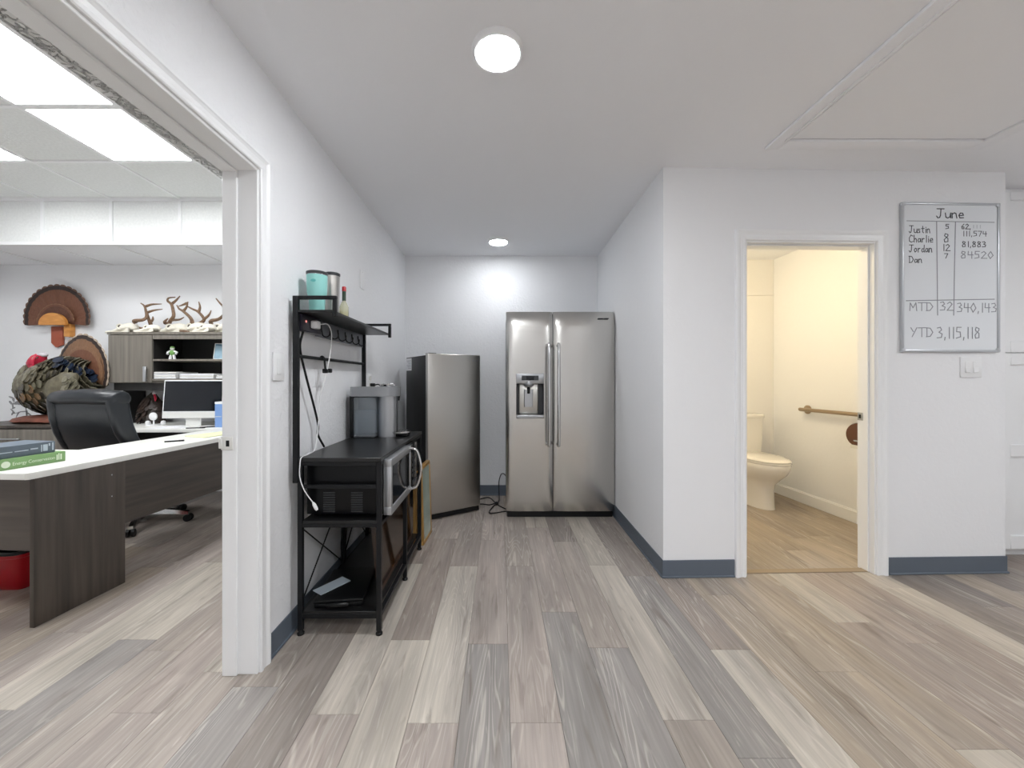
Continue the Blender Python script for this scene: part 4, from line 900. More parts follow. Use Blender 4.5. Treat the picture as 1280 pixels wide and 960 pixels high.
bm = nb(); loft(bm, [[rmp(uc+a, 0.05, z) for a, z in ((-0.045, 0.628), (0.045, 0.628), (0.045, 0.655), (-0.045, 0.655))], [rmp(uc+a, 0.107, z) for a, z in ((-0.045, 0.628), (0.045, 0.628), (0.045, 0.655), (-0.045, 0.655))]]); part('cutter_bar', bm, M['offwhite'], pd)
bm = nb(); loft(bm, [superring(tuple(rmp(uc, 0.1065, 0.69)), 0.02, 0.006, (0,1,0), (0,0,1), 2.5, 14), superring(tuple(rmp(uc, 0.1085, 0.69)), 0.02, 0.006, (0,1,0), (0,0,1), 2.5, 14)]); part('lock_plate', bm, M['silver'], pd)

# ------------------------------------------------------------------ office: corner desk
DM = Matrix.Translation((-2.194, 1.80, 0)) @ Matrix.Rotation(-math.radians(4.2), 4, 'Z')
dk = thing('corner_desk', 'dark wood L-shaped desk with a white top seen through the office doorway', 'desk', (-0.6, 0.4, 0), mtx=DM)
def dkp(name, bm, m, **k): bm.transform(DM); return part(name, bm, m, dk, **k)
bm = nb(); prism(bm, [(-1.75, 0), (-0.012, 0), (0, 0.012), (0.0, 1.60), (-0.47, 1.60), (-0.47, 0.58), (-1.75, 0.58)], 0.704, 0.735)
bmesh.ops.bevel(bm, geom=[e for e in bm.edges if abs(e.verts[0].co.z-e.verts[1].co.z) < 1e-6], offset=0.003, segments=2, affect='EDGES')
dkp('worktop', bm, M['white_top'], smooth=30)
bm = nb(); box(bm, -0.028, -0.003, 0.028, 0.443, 0.0005, 0.7035, 0.0015); dkp('end_panel', bm, M['deskwood'])
bm = nb(); box(bm, -1.74, -1.715, 0.028, 0.55, 0.0005, 0.7035, 0.0015); dkp('end_panel', bm, M['deskwood'])
bm = nb(); box(bm, -1.714, -0.029, 0.05, 0.069, 0.352, 0.7035, 0.001); dkp('modesty_panel', bm, wood('espresso_laminate_cross', (70, 63, 58), (92, 84, 77), (1.3, 26, 26), 0.42))
bm = nb(); box(bm, -0.040, -0.021, 0.4435, 1.59, 0.335, 0.7035, 0.001); dkp('modesty_panel', bm, wood('espresso_laminate_long', (50, 44, 39), (78, 69, 61), (26, 1.3, 26), 0.42))
for z in (0.64, 0.52):
    bm = nb(); lathe(bm, [(0.0035, -0.0035), (0.0035, -0.0024), (0.0005, -0.0022)], (0, 0.37, z), 'x', 10); dkp('screw_cap', bm, M['silver'])
# credenza, hutch and file cabinet along the back wall
CY = 3.44
cz = thing('credenza', 'long dark credenza with a white top along the office back wall', 'credenza', (-2.95, 3.76, 0))
bm = nb(); box(bm, -3.835, -2.02, CY, 4.075, 0.704, 0.735, 0.003, 2); part('worktop', bm, M['white_top'], cz)
bm = nb(); box(bm, -3.83, -3.805, CY+0.03, 4.07, 0.0005, 0.7035); part('end_panel', bm, M['deskwood'], cz, smooth=False)
bm = nb(); box(bm, -2.05, -2.025, CY+0.03, 4.07, 0.0005, 0.7035); part('end_panel', bm, M['deskwood'], cz, smooth=False)
bm = nb(); box(bm, -3.80, -2.055, 3.98, 4.0, 0.20, 0.7035); part('back_panel', bm, M['hutchdark'], cz, smooth=False)
fc = thing('file_cabinet', 'dark wood two-drawer file cabinet under the mounted turkey', 'cabinet', (-4.35, 3.76, 0))
bm = nb(); box(bm, -4.86, -3.845, CY+0.02, 4.07, 0.0005, 0.744, 0.001); part('carcass', bm, M['deskwood'], fc)
bm = nb(); box(bm, -4.87, -3.84, CY-0.006, 4.074, 0.7445, 0.768, 0.002); part('top', bm, M['deskwood'], fc)
for z0, z1 in ((0.05, 0.385), (0.392, 0.732)):
    bm = nb(); box(bm, -4.855, -3.85, CY, CY+0.0195, z0, z1, 0.002); dr = part('drawer', bm, M['hutchwood'], fc)
    bm = nb(); box(bm, -4.45, -4.25, CY-0.022, CY-0.012, z1-0.09, z1-0.078, 0.003); box(bm, -4.44, -4.43, CY-0.014, CY+0.001, z1-0.089, z1-0.079); box(bm, -4.27, -4.26, CY-0.014, CY+0.001, z1-0.089, z1-0.079); part('pull', bm, M['silver'], dr)
HY = 3.70; HX0, HX1 = -3.735, -2.03
hu = thing('hutch', 'grey-brown hutch of closed and open shelves standing over the credenza', 'hutch', (-2.9, 3.88, 0.735))
bm = nb(); box(bm, HX0-0.01, HX1+0.01, HY-0.006, 4.075, 1.604, 1.628, 0.002); part('top_board', bm, M['hutchwood'], hu)
bm = nb(); box(bm, HX0, HX1, HY+0.02, 4.07, 1.142, 1.162, 0.001); part('bottom_board', bm, M['hutchwood'], hu)
IX0, IX1 = -3.318, -2.45
for x in (HX0, IX0-0.02, IX1, HX1-0.018):
    bm = nb(); box(bm, x, x+0.018, HY+0.0195, 4.07, 1.1625, 1.6035, 0.001); part('side_board', bm, M['hutchwood'] if x == HX0 else M['hutchdark'], hu)
bm = nb(); box(bm, HX0+0.019, HX1-0.019, 4.055, 4.07, 1.163, 1.603); part('back_panel', bm, M['hutchdark'], hu, smooth=False)
bm = nb(); box(bm, IX0, IX1-0.002, HY+0.005, 4.054, 1.352, 1.370, 0.001); part('shelf', bm, M['hutchwood'], hu)
bm = nb(); box(bm, IX0-0.0, IX1-0.002, HY-0.0, 4.054, 1.163, 1.182, 0.001); part('shelf', bm, M['hutchwood'], hu)
bm = nb(); box(bm, IX0, IX1-0.002, HY+0.004, HY+0.022, 1.560, 1.6035, 0.001); part('header_rail', bm, M['hutchwood'], hu)
for x0, x1, hk in ((HX0-0.002, IX0-0.004, 1), (IX1+0.004, HX1, -1)):
    bm = nb(); box(bm, x0, x1, HY, HY+0.019, 1.147, 1.601, 0.0015); d_ = part('door', bm, M['hutchwood'], hu)
    hxk = x1-0.05 if hk > 0 else x0+0.05
    bm = nb(); box(bm, hxk-0.014, hxk+0.014, HY-0.026, HY-0.014, 1.155, 1.298, 0.003); box(bm, hxk-0.005, hxk+0.005, HY-0.016, HY+0.001, 1.17, 1.18); box(bm, hxk-0.005, hxk+0.005, HY-0.016, HY+0.001, 1.273, 1.283); part('handle', bm, M['silver'], d_)
bm = nb(); box(bm, HX0+0.004, HX1-0.004, HY+0.05, HY+0.068, 1.068, 1.1415); part('valance', bm, M['hutchdark'], hu, smooth=False)
for x in (HX0+0.005, HX1-0.030):
    bm = nb(); box(bm, x, x+0.025, 3.84, 4.06, 0.7355, 1.1415, 0.001); part('support_panel', bm, M['hutchdark'], hu)

# ------------------------------------------------------------------ office chair
chx, chy = -2.90, 3.17
oc = thing('office_chair', 'black leather high-back office chair behind the white-topped desk', 'office chair', (chx, chy, 0), math.radians(-6))
def cp_(name, bm, m=None, **k): return part(name, bm, m or M['leather'], oc, local=True, **k)
def backring(t):       # t: 0 bottom .. 1 top
    z = 0.50+t*0.575; y = -0.20-0.20*t-0.05*math.sin(t*PI); hw = 0.285-0.035*t - 0.02*max(0, t-0.85)/0.15
    hy = 0.055+0.015*math.sin(t*PI)
    if t > 0.93: hy *= 0.8
    return superring((0, y, z), hw, hy, (1,0,0), (0,1,-0.25), 5, 36)
bm = nb(); loft(bm, [backring(t) for t in (0, 0.03, 0.12, 0.25, 0.4, 0.55, 0.7, 0.82, 0.88)]); back = cp_('backrest', bm, smooth=50)
bm = nb(); rr = []
for x, s_ in ((-0.27, 0.35), (-0.262, 0.8), (-0.24, 1), (-0.12, 1.08), (0, 1.1), (0.12, 1.08), (0.24, 1), (0.262, 0.8), (0.27, 0.35)):
    rr.append([Vector((x, -0.392+0.078*s_*math.cos(a), 1.045+0.058*s_*math.sin(a)-0.01*abs(x)/0.27)) for a in [2*PI*k/18 for k in range(18)]])
loft(bm, rr); cp_('head_roll', bm, smooth=60)
for s_ in (-1, 1):
    bm = nb(); tube(bm, spline([(s_*0.205, -0.262, 0.53), (s_*0.205, -0.322, 0.66), (s_*0.20, -0.375, 0.80), (s_*0.19, -0.435, 0.97)], 6), 0.008, 8); part('piping', bm, M['leather'], back, local=True)
    bm = nb(); loft(bm, [superring((s_*0.262-s_*0.03*t, -0.20-0.20*t-0.05*math.sin(t*PI), 0.52+t*0.50), 0.034, 0.07, (1,0,0), (0,1,-0.25), 3, 16) for t in (0, 0.1, 0.3, 0.5, 0.7, 0.9, 1.0)]); cp_('side_bolster', bm, smooth=60)
bm = nb(); loft(bm, [superring((0, 0.03, z), hw, hd, (1,0,0), (0,1,0), 4.5, 32) for z, hw, hd in ((0.41, 0.23, 0.22), (0.43, 0.255, 0.25), (0.49, 0.265, 0.262), (0.525, 0.25, 0.25), (0.535, 0.20, 0.20))]); cp_('seat', bm, smooth=60)
for s_ in (-1, 1):
    bm = nb(); tube(bm, spline([(s_*0.25, 0.12, 0.43), (s_*0.31, 0.12, 0.46), (s_*0.325, 0.10, 0.56), (s_*0.32, 0.02, 0.655), (s_*0.315, -0.10, 0.66), (s_*0.30, -0.22, 0.62)], 6), 0.019, 10); a = cp_('armrest', bm, M['black'])
    bm = nb(); loft(bm, [superring((s_*0.318, y, 0.675), 0.03, 0.02, (1,0,0), (0,0,1), 3, 16) for y in (-0.16, -0.14, 0.06, 0.08)]); part('arm_pad', bm, M['leather'], a, local=True)
bm = nb(); lathe(bm, [(0.05, 0.10), (0.03, 0.13), (0.027, 0.26), (0.02, 0.262), (0.02, 0.39), (0.09, 0.395), (0.09, 0.41)], seg=20); cp_('gas_lift', bm, M['black'])
bm = nb(); lathe(bm, [(0.055, 0.075), (0.06, 0.09), (0.055, 0.115), (0.035, 0.12)], seg=20); cp_('hub', bm, M['chrome'])
for k in range(5):
    a = math.radians(-56+72*k); c_, s_ = math.cos(a), math.sin(a); w = 0.02
    def q(r, side, z): return Vector((c_*r - s_*side, s_*r + c_*side, z))
    bm = nb(); loft(bm, [[q(r, -w_, z0), q(r, w_, z0), q(r, w_*.8, z1), q(r, -w_*.8, z1)] for r, w_, z0, z1 in ((0.045, 0.028, 0.078, 0.118), (0.15, 0.024, 0.074, 0.112), (0.26, 0.02, 0.062, 0.096), (0.32, 0.016, 0.058, 0.080))]); lg = cp_('base_leg', bm, M['chrome'], smooth=25)
    for e in (-1, 1):
        bm = nb(); ce = q(0.315, e*0.016, 0.0295); ax = Vector((-s_, c_, 0))
        loft(bm, [[ce+ax*d+Vector((c_*r_*math.cos(t), s_*r_*math.cos(t), r_*math.sin(t))) for t in [2*PI*i/18 for i in range(18)]] for d, r_ in ((-0.012, 0.022), (-0.009, 0.0285), (0.009, 0.0285), (0.012, 0.022))]); part('caster_wheel', bm, M['black'], lg, local=True)
    bm = nb(); tube(bm, [q(0.315, 0, 0.03), q(0.315, 0, 0.062)], 0.006, 8); part('caster_stem', bm, M['chrome'], lg, local=True)

# red bin below the desk
rb = thing('red_bin', 'red plastic bin with a dark rim on the floor under the desk', 'bin', (-2.72, 2.20, 0))
bm = nb()
o_ = [superring((-2.735, 2.24, z), hw, hd, (1,0,0), (0,1,0), 5, 32) for z, hw, hd in ((0.001, 0.07, 0.08), (0.03, 0.088, 0.10), (0.20, 0.142, 0.15), (0.205, 0.152, 0.16), (0.222, 0.153, 0.161))]
i_ = [superring((-2.735, 2.24, z), hw, hd, (1,0,0), (0,1,0), 5, 32) for z, hw, hd in ((0.222, 0.140, 0.148), (0.04, 0.080, 0.09))]
loft(bm, o_+i_); part('tub', bm, M['red'], rb, smooth=40)
bm = nb(); loft(bm, [superring((-2.735, 2.24, z), hw, hd, (1,0,0), (0,1,0), 5, 32) for z, hw, hd in ((0.2225, 0.152, 0.160), (0.232, 0.150, 0.158), (0.236, 0.142, 0.150), (0.233, 0.13, 0.138), (0.2225, 0.136, 0.144))]); part('rim', bm, M['black'], rb, smooth=40)

# ------------------------------------------------------------------ books on the desk corner
def book(name, label, cov, z, o, ang, L, D, T, prints):
    t = thing(name, label, 'book', (o[0], o[1], z), ang)        # spine runs along local +y at x=0, pages towards -x
    bm = nb(); box(bm, -D, 0, 0, L, 0, 0.004, 0.001); box(bm, -D, 0, 0, L, T-0.004, T, 0.001); box(bm, -0.004, 0, 0.0005, L-0.0005, 0.0035, T-0.0035); part('cover', bm, cov, t, local=True, smooth=False)
    bm = nb(); box(bm, -D+0.004, -0.0045, 0.004, L-0.004, 0.0042, T-0.0042); part('pages', bm, M['paper'], t, local=True, smooth=False)
    return t
def spine_text(t, text, y0, y1, z0, h, m):
    cu = bpy.data.curves.new('spine_text', 'FONT'); cu.body = text; cu.size = 1.0; cu.extrude = 0.0
    ob = bpy.data.objects.new('tmp', cu); COL.objects.link(ob)
    me = bpy.data.meshes.new_from_object(ob); COL.objects.unlink(ob); bpy.data.objects.remove(ob)
    xs = [v.co.x for v in me.vertices]; ys = [v.co.y for v in me.vertices]
    sx_ = (y1-y0)/(max(xs)-min(xs)); sy_ = h/0.72
    mn = min(xs)
    for v in me.vertices: v.co = Vector((0.0006, y0+(v.co.x-mn)*sx_, z0+v.co.y*sy_))
    me.materials.append(m); ob = bpy.data.objects.new('spine_text', me); COL.objects.link(ob); ob.parent = t
bk_g = book('green_book', 'thick green book titled Energy Conservation, lower of the two on the desk', M['green'], 0.7355, (-2.380, 1.845), -math.radians(8.5), 0.250, 0.20, 0.052, None)
spine_text(bk_g, 'Energy Conservation', 0.045, 0.205, 0.018, 0.016, M['cream'])
bm = nb(); lathe(bm, [(0.016, 0.0001), (0.016, 0.0007), (0.0005, 0.0007)], (0, 0.021, 0.026), 'x', 20); part('spine_emblem', bm, M['cream'], bk_g, local=True)
bm = nb()
for k, (a, w, h) in enumerate(((0.212, 0.005, 0.028), (0.220, 0.004, 0.034), (0.228, 0.006, 0.03))): box(bm, 0.0001, 0.0007, a, a+w, 0.011, 0.011+h)
part('spine_marks', bm, M['cream'], bk_g, local=True, smooth=False, kind='stuff')
bk_s = book('slate_book', 'slate grey book with pale page tops lying on the green book', M['slate'], 0.788, (-2.405, 1.835), -math.radians(9.5), 0.232, 0.20, 0.058, None)
bm = nb()
for a, w, z, h in ((0.02, 0.05, 0.026, 0.004), (0.078, 0.05, 0.026, 0.004), (0.136, 0.028, 0.028, 0.006), (0.176, 0.004, 0.010, 0.036), (0.184, 0.018, 0.012, 0.034), (0.206, 0.006, 0.036, 0.014), (0.220, 0.006, 0.012, 0.040)): box(bm, 0.0001, 0.0007, a, a+w, z, z+h)
part('spine_print', bm, M['paleprint'], bk_s, local=True, smooth=False, kind='stuff')

# ------------------------------------------------------------------ desktop computer and small desk items
ic = thing('desktop_computer', 'white all-in-one computer with a dark screen on the credenza', 'computer', (-2.895, 3.64, 0.735), math.radians(3))
tl = Matrix.Translation((0, 0, 0)) @ Matrix.Rotation(math.radians(-5), 4, 'X')
def icp(name, bm, m, tilt=True, **k):
    if tilt: bm.transform(tl)
    return part(name, bm, m, ic, local=True, **k)
bm = nb(); box(bm, -0.273, 0.273, 0, 0.013, 0.075, 0.437, 0.005, 3); icp('housing', bm, M['white'])
bm = nb(); box(bm, -0.262, 0.262, -0.0012, 0.002, 0.142, 0.426, 0.0004); icp('display', bm, M['screen'], smooth=False)
bm = nb(); box(bm, -0.268, 0.268, -0.0014, 0.001, 0.079, 0.136, 0.0006); icp('chin', bm, M['offwhite'], smooth=False)
bm = nb(); loft(bm, [[Vector((x, y, z)) for x, y in ((-0.068, y0), (0.068, y0), (0.068, y0+0.008), (-0.068, y0+0.008))] for y0, z in ((0.022, 0.004), (0.026, 0.10), (0.03, 0.2))]); box(bm, -0.068, 0.068, -0.062, 0.09, 0.0005, 0.0045, 0.001); icp('stand', bm, M['offwhite'], False, smooth=False)
cs_ = thing('charging_stand', 'small white round-headed charging stand beside the computer', 'charger', (-3.31, 3.70, 0.735))
bm = nb(); lathe(bm, [(0.055, 0.0005), (0.056, 0.005), (0.05, 0.009), (0.0005, 0.009)], (-3.31, 3.70, 0.735), seg=28); part('base', bm, M['white'], cs_)
bm = nb(); tube(bm, [(-3.31, 3.71, 0.743), (-3.31, 3.71, 0.80)], 0.007, 10); part('stem', bm, M['white'], cs_)
bm = nb(); lathe(bm, [(0.0005, 3.694), (0.03, 3.694), (0.038, 3.699), (0.038, 3.707), (0.0005, 3.709)], (-3.31, 0, 0.822), 'y', 28); part('charging_disc', bm, M['white'], cs_)
for x, y, nm in ((-3.375, 3.72, 'left of'), (-3.245, 3.74, 'right of')):
    bm = nb(); lathe(bm, [(0.012, 0.7355), (0.020, 0.745), (0.022, 0.76), (0.016, 0.776), (0.0005, 0.781)], (x, y, 0), seg=18); solo('earbud_case', bm, M['white'], 'tiny white rounded pod just %s the charging stand' % nm, 'pod', 'white pods by the charging stand')
bm = nb(); tube(bm, spline([(-3.26, 3.62, 0.7385), (-3.17, 3.60, 0.739), (-3.08, 3.63, 0.739), (-3.00, 3.70, 0.739), (-3.04, 3.78, 0.739)], 8), 0.003, 6); solo('white_cable', bm, M['white'], 'thin white cable lying beside the computer stand', 'cable')
bb = thing('blue_box', 'light blue box with a white top partly hidden by the door jamb', 'box', (-2.60, 3.62, 0.735))
bm = nb(); box(bm, -2.618, -2.50, 3.56, 3.68, 0.7358, 0.948, 0.003); part('carton', bm, M['blue'], bb)
bm = nb(); box(bm, -2.619, -2.499, 3.559, 3.681, 0.9485, 0.97, 0.003); part('lid', bm, M['white'], bb)
bm = nb(); box(bm, -2.6188, -2.6182+0.06, 3.5592, 3.5598, 0.83, 0.838); part('printed_line', bm, M['paleprint'], bb, smooth=False)
def pen(a, c, label):
    a, c = Vector(a), Vector(c); d = (c-a)
    t = thing('pen', label, 'pen', a, 0, 'black pens on the desk')
    bm = nb(); tube(bm, [a, a+d*0.7], 0.0048, 8); part('barrel', bm, M['black'], t)
    bm = nb(); tube(bm, [a+d*0.705, a+d*0.98, c], [0.0054, 0.0054, 0.003], 8); part('cap', bm, M['black'], t)
pen((-2.335, 2.70, 0.7405), (-2.245, 2.76, 0.7405), 'black pen lying near the middle of the white desk top')
pen((-2.72, 3.52, 0.7405), (-2.60, 3.60, 0.7405), 'black pen lying on the credenza below the computer')
pen((-2.80, 3.44+0.02, 0.7405), (-2.66, 3.50, 0.7405), 'black pen lying at the front edge of the credenza')
bm = nb(); prism(bm, [(0, 0), (0.21, 0), (0.21, 0.29), (0, 0.29)], 0.0005, 0.006, mtx=Matrix.Translation((-2.42, 2.98, 0.7352)) @ Matrix.Rotation(-0.35, 4, 'Z')); solo('notepad', bm, M['yellowpaper'], 'pale yellow notepad at the far end of the desk beside jamb', 'notepad', smooth=False)
bm = nb(); prism(bm, [(0, 0), (0.215, 0), (0.215, 0.28), (0, 0.28)], 0.0005, 0.002, mtx=Matrix.Translation((-2.47, 3.12, 0.7352)) @ Matrix.Rotation(-0.9, 4, 'Z')); 
bm.free()
bm = nb(); prism(bm, [(0, 0), (0.28, 0), (0.28, 0.18), (0, 0.18)], 0.0005, 0.004, mtx=Matrix.Translation((-3.14, 3.455, 0.7352)) @ Matrix.Rotation(0.08, 4, 'Z')); solo('paper_sheet', bm, M['paper'], 'white papers lying on the credenza in front of computer', 'paper', smooth=False)

# shelves of the hutch: stacks of paper, photo, figure
def stack(x0, x1, y0, y1, z, n, label):
    t = thing('paper_stack', label, 'paper stack', ((x0+x1)/2, (y0+y1)/2, z), 0, 'paper stacks on the lowest hutch shelf')
    for k in range(n):
        j = random.uniform(-0.006, 0.006); bm = nb(); box(bm, x0+j, x1+j, y0-j, y1, z+0.0004+k*0.0165, z+0.016+k*0.0165, 0.002); part('ream', bm, M['paper'] if k % 2 == 0 else M['offwhite'], t)
stack(-3.31, -3.10, 3.71, 3.98, 1.182, 4, 'taller white paper stack at the left end of the lowest hutch shelf')
stack(-3.09, -2.98, 3.74, 3.98, 1.182, 3, 'narrow greyish paper stack in the middle of the lowest hutch shelf')
stack(-2.97, -2.74, 3.71, 3.98, 1.182, 3, 'low white paper stack right of centre on lowest hutch shelf')
stack(-2.73, -2.50, 3.73, 3.98, 1.182, 2, 'lowest white paper stack at the right of the lowest hutch shelf')
fg = thing('toy_figure', 'small white and green toy figure on the middle hutch shelf', 'figurine', (-3.20, 3.79, 1.370))
X_, Y_, Z_ = -3.20, 3.79, 1.370
def fgp(n, bm, m): part(n, bm, m, fg, smooth=60)
for s_ in (-1, 1):
    bm = nb(); tube(bm, [(X_+s_*0.020, Y_, Z_+0.0), (X_+s_*0.021, Y_, Z_+0.012), (X_+s_*0.013, Y_, Z_+0.045)], [0.014, 0.012, 0.010], 10); fgp('leg', bm, M['white'])
    bm = nb(); tube(bm, [(X_+s_*0.018, Y_, Z_+0.082), (X_+s_*0.046, Y_, Z_+0.070), (X_+s_*0.040, Y_-0.01, Z_+0.050)], [0.010, 0.009, 0.010], 10); fgp('arm', bm, M['white'])
bm = nb(); ellipsoid(bm, (X_, Y_, Z_+0.066), (0.026, 0.018, 0.028), 14, 10); fgp('torso', bm, M['toygreen'])
bm = nb(); ellipsoid(bm, (X_, Y_, Z_+0.106), (0.019, 0.018, 0.020), 14, 10); fgp('head', bm, M['offwhite'])
bm = nb(); ellipsoid(bm, (X_, Y_+0.001, Z_+0.116), (0.020, 0.019, 0.014), 14, 8); fgp('cap', bm, M['toygreen'])
def photo_print(t):
    bm = nb(); box(bm, 0.014, 0.166, -0.0135, -0.0125, 0.014, 0.075); part('print_lower', bm, M['photo_grass'], t, local=True, smooth=False)
    bm = nb()
    for k, (a, h) in enumerate(((0.022, 0.05), (0.05, 0.058), (0.082, 0.047), (0.11, 0.056))): ellipsoid(bm, (a+0.01, -0.0138, 0.03+h/2), (0.012, 0.0004, h/2), 10, 6)
    part('print_figures', bm, M['white'], t, local=True, smooth=False, kind='stuff')
picture('photo_frame', 'small photograph leaning on the middle hutch shelf near the jamb', (-2.80, 3.78, 1.3705), (1, 0.15, 0), 0.18, 0.165, 0.22, M['offwhite'], M['photo_sky'], 0.008, 0.018, photo_print)

# ------------------------------------------------------------------ feathers, turkey, fan
def feather(L, w, prof, thick=0.004, curve=0.0):
    """a feather along +z from the origin, width along x; materials by length: 0 vane, 1 band, 2 tip"""
    bm = nb(); rows = []
    for t, k in prof:
        hw = w*k; y = curve*t*t
        rows.append(([bm.verts.new((-hw, y, t*L)), bm.verts.new((0, y-thick, t*L)), bm.verts.new((hw, y, t*L)), bm.verts.new((0, y+thick*0.4, t*L))], t))
    for (a, t0), (b_, t1) in zip(rows, rows[1:]):
        tm = (t0+t1)/2; mi = 2 if tm > 0.955 else (1 if tm > 0.86 else 0)
        bridge(bm, a, b_, mi)
    bm.faces.new(list(reversed(rows[0][0]))).material_index = 0; bm.faces.new(rows[-1][0]).material_index = 2
    return bm
FPROF = [(0.0, 0.10), (0.3, 0.34), (0.6, 0.68), (0.86, 0.98), (0.955, 0.92), (0.985, 0.62), (1.0, 0.30)]
def fan(parent, c, fwd, right, R_, w, a0, a1, n, mats, name='tail_feather', rv=None, cup=0.03):
    c = Vector(c); fwd = Vector(fwd).normalized(); right = Vector(right).normalized(); up = right.cross(fwd).normalized()
    if up.z < 0: up = -up
    me = None
    for k in range(n):
        a = math.radians(a0+(a1-a0)*k/(n-1)); r = R_*(rv(a) if rv else 1)
        bm = feather(r, w, FPROF, curve=-cup)
        d = right*math.cos(a)+up*math.sin(a); sd = d.cross(fwd).normalized()
        m = Matrix(((sd.x, -fwd.x, d.x, c.x), (sd.y, -fwd.y, d.y, c.y), (sd.z, -fwd.z, d.z, c.z), (0,0,0,1)))
        bm.transform(m @ Matrix.Translation((0, 0.0012*(k % 2)+0.0005*k, 0))); part(name, bm, mats, parent, smooth=30)
# fan mount on the wall
WY = 4.078
fm = thing('turkey_fan_mount', 'brown turkey tail fan on an orange wooden plaque on the office wall', 'wall trophy', (-4.58, WY, 1.62))
fc_ = pt(79, 405, WY)
fan(fm, (fc_.x, WY-0.045, fc_.z), (0, -1, 0), (1, 0, 0), 0.405, 0.040, 3, 177, 19, [M['f_brown'], M['f_band'], M['f_tip']], rv=lambda a: 0.86+0.14*abs(math.sin(a)), cup=0.02)
fan(fm, (fc_.x, WY-0.062, fc_.z), (0, -1, 0), (1, 0, 0), 0.20, 0.034, 12, 168, 13, [mat('covert_brown', (92, 58, 44), 0.6, var=0.2, bscale=20), M['f_brown'], M['f_brown2']], 'covert_feather', cup=0.012)
bm = nb(); prism(bm, [(fc_.x+0.142*math.cos(a), fc_.z+0.0+0.125*math.sin(a)-0.025) for a in [PI*k/20 for k in range(21)]], 0, 0.03, mtx=Matrix(((1,0,0,0),(0,0,1,WY-0.105),(0,1,0,0),(0,0,0,1)))); bmesh.ops.bevel(bm, geom=bm.edges[:], offset=0.004, segments=2, affect='EDGES'); part('plaque', bm, M['plaque'], fm, smooth=40)
bm = nb(); prism(bm, [(fc_.x-0.10, fc_.z-0.03), (fc_.x+0.02, fc_.z-0.03), (fc_.x+0.02, fc_.z-0.22), (fc_.x-0.05, fc_.z-0.25), (fc_.x-0.10, fc_.z-0.20)], 0, 0.022, mtx=Matrix(((1,0,0,0),(0,0,1,WY-0.026),(0,1,0,0),(0,0,0,1)))); bmesh.ops.bevel(bm, geom=bm.edges[:], offset=0.003, segments=1, affect='EDGES'); part('back_board', bm, M['plaque2'], fm)
bm = nb(); box(bm, fc_.x+0.07, fc_.x+0.135, WY-0.06, WY-0.005, fc_.z-0.14, fc_.z-0.005, 0.006, 2); part('bracket', bm, M['plaque'], fm)

# strutting turkey mount
tk = thing('mounted_turkey', 'mounted strutting wild turkey with red head on a driftwood base', 'taxidermy', (-4.05, 3.74, 0.768))
TYm = 3.70
def T(px, py, dy=0.0): return pt(px, py, TYm+dy)
bm = nb()      # driftwood base, one knotted slab
base_c = T(70, 527)
rr = []
for k, (f, hw, hd, z) in enumerate(((0, 0.27, 0.14, 0.7685), (1, 0.32, 0.17, 0.785), (2, 0.31, 0.16, 0.808), (3, 0.24, 0.12, 0.832), (4, 0.12, 0.07, 0.846))):
    ring_v = superring((-4.27+0.03*k, 3.70, z), hw*1.15, hd, (1,0,0), (0,1,0), 2.6, 30)
    rr.append([v+Vector((random.uniform(-.015,.015), random.uniform(-.012,.012), random.uniform(-.005,.006) if k else 0)) for v in ring_v])
loft(bm, rr); part('driftwood_base', bm, M['driftwood'], tk, smooth=60)
# continuous body: breast, back, neck
def bring(c, rx, rz, axis):
    ax = Vector(axis).normalized(); s1 = Vector((0, 1, 0)); s2 = ax.cross(s1).normalized()
    return [Vector(c)+s1*math.cos(2*PI*k/26)*rx+s2*math.sin(2*PI*k/26)*rz for k in range(26)]
bm = nb()
spine_ = [(T(117,468), .02, .03, (-1,0,-.4)), (T(113,470), .085, .10, (-1,0,-.4)), (T(103,474), .155, .165, (-1,0,-.35)), (T(90,479), .205, .22, (-1,0,-.25)), (T(76,482), .23, .25, (-1,0,-.1)), (T(62,483), .228, .245, (-1,0,.1)), (T(50,480), .19, .215, (-1,0,.35)), (T(43,473), .135, .165, (-.7,0,.8)), (T(43,464), .085, .105, (-.1,0,1)), (T(46,456), .06, .066, (.3,0,1)), (T(49,450), .046, .05, (.3,0,1)), (T(51,446), .02, .02, (.3,0,1))]
loft(bm, [bring(c, a, b_, ax) for c, a, b_, ax in spine_]); body = part('body', bm, M['plum_a'], tk, smooth=70)
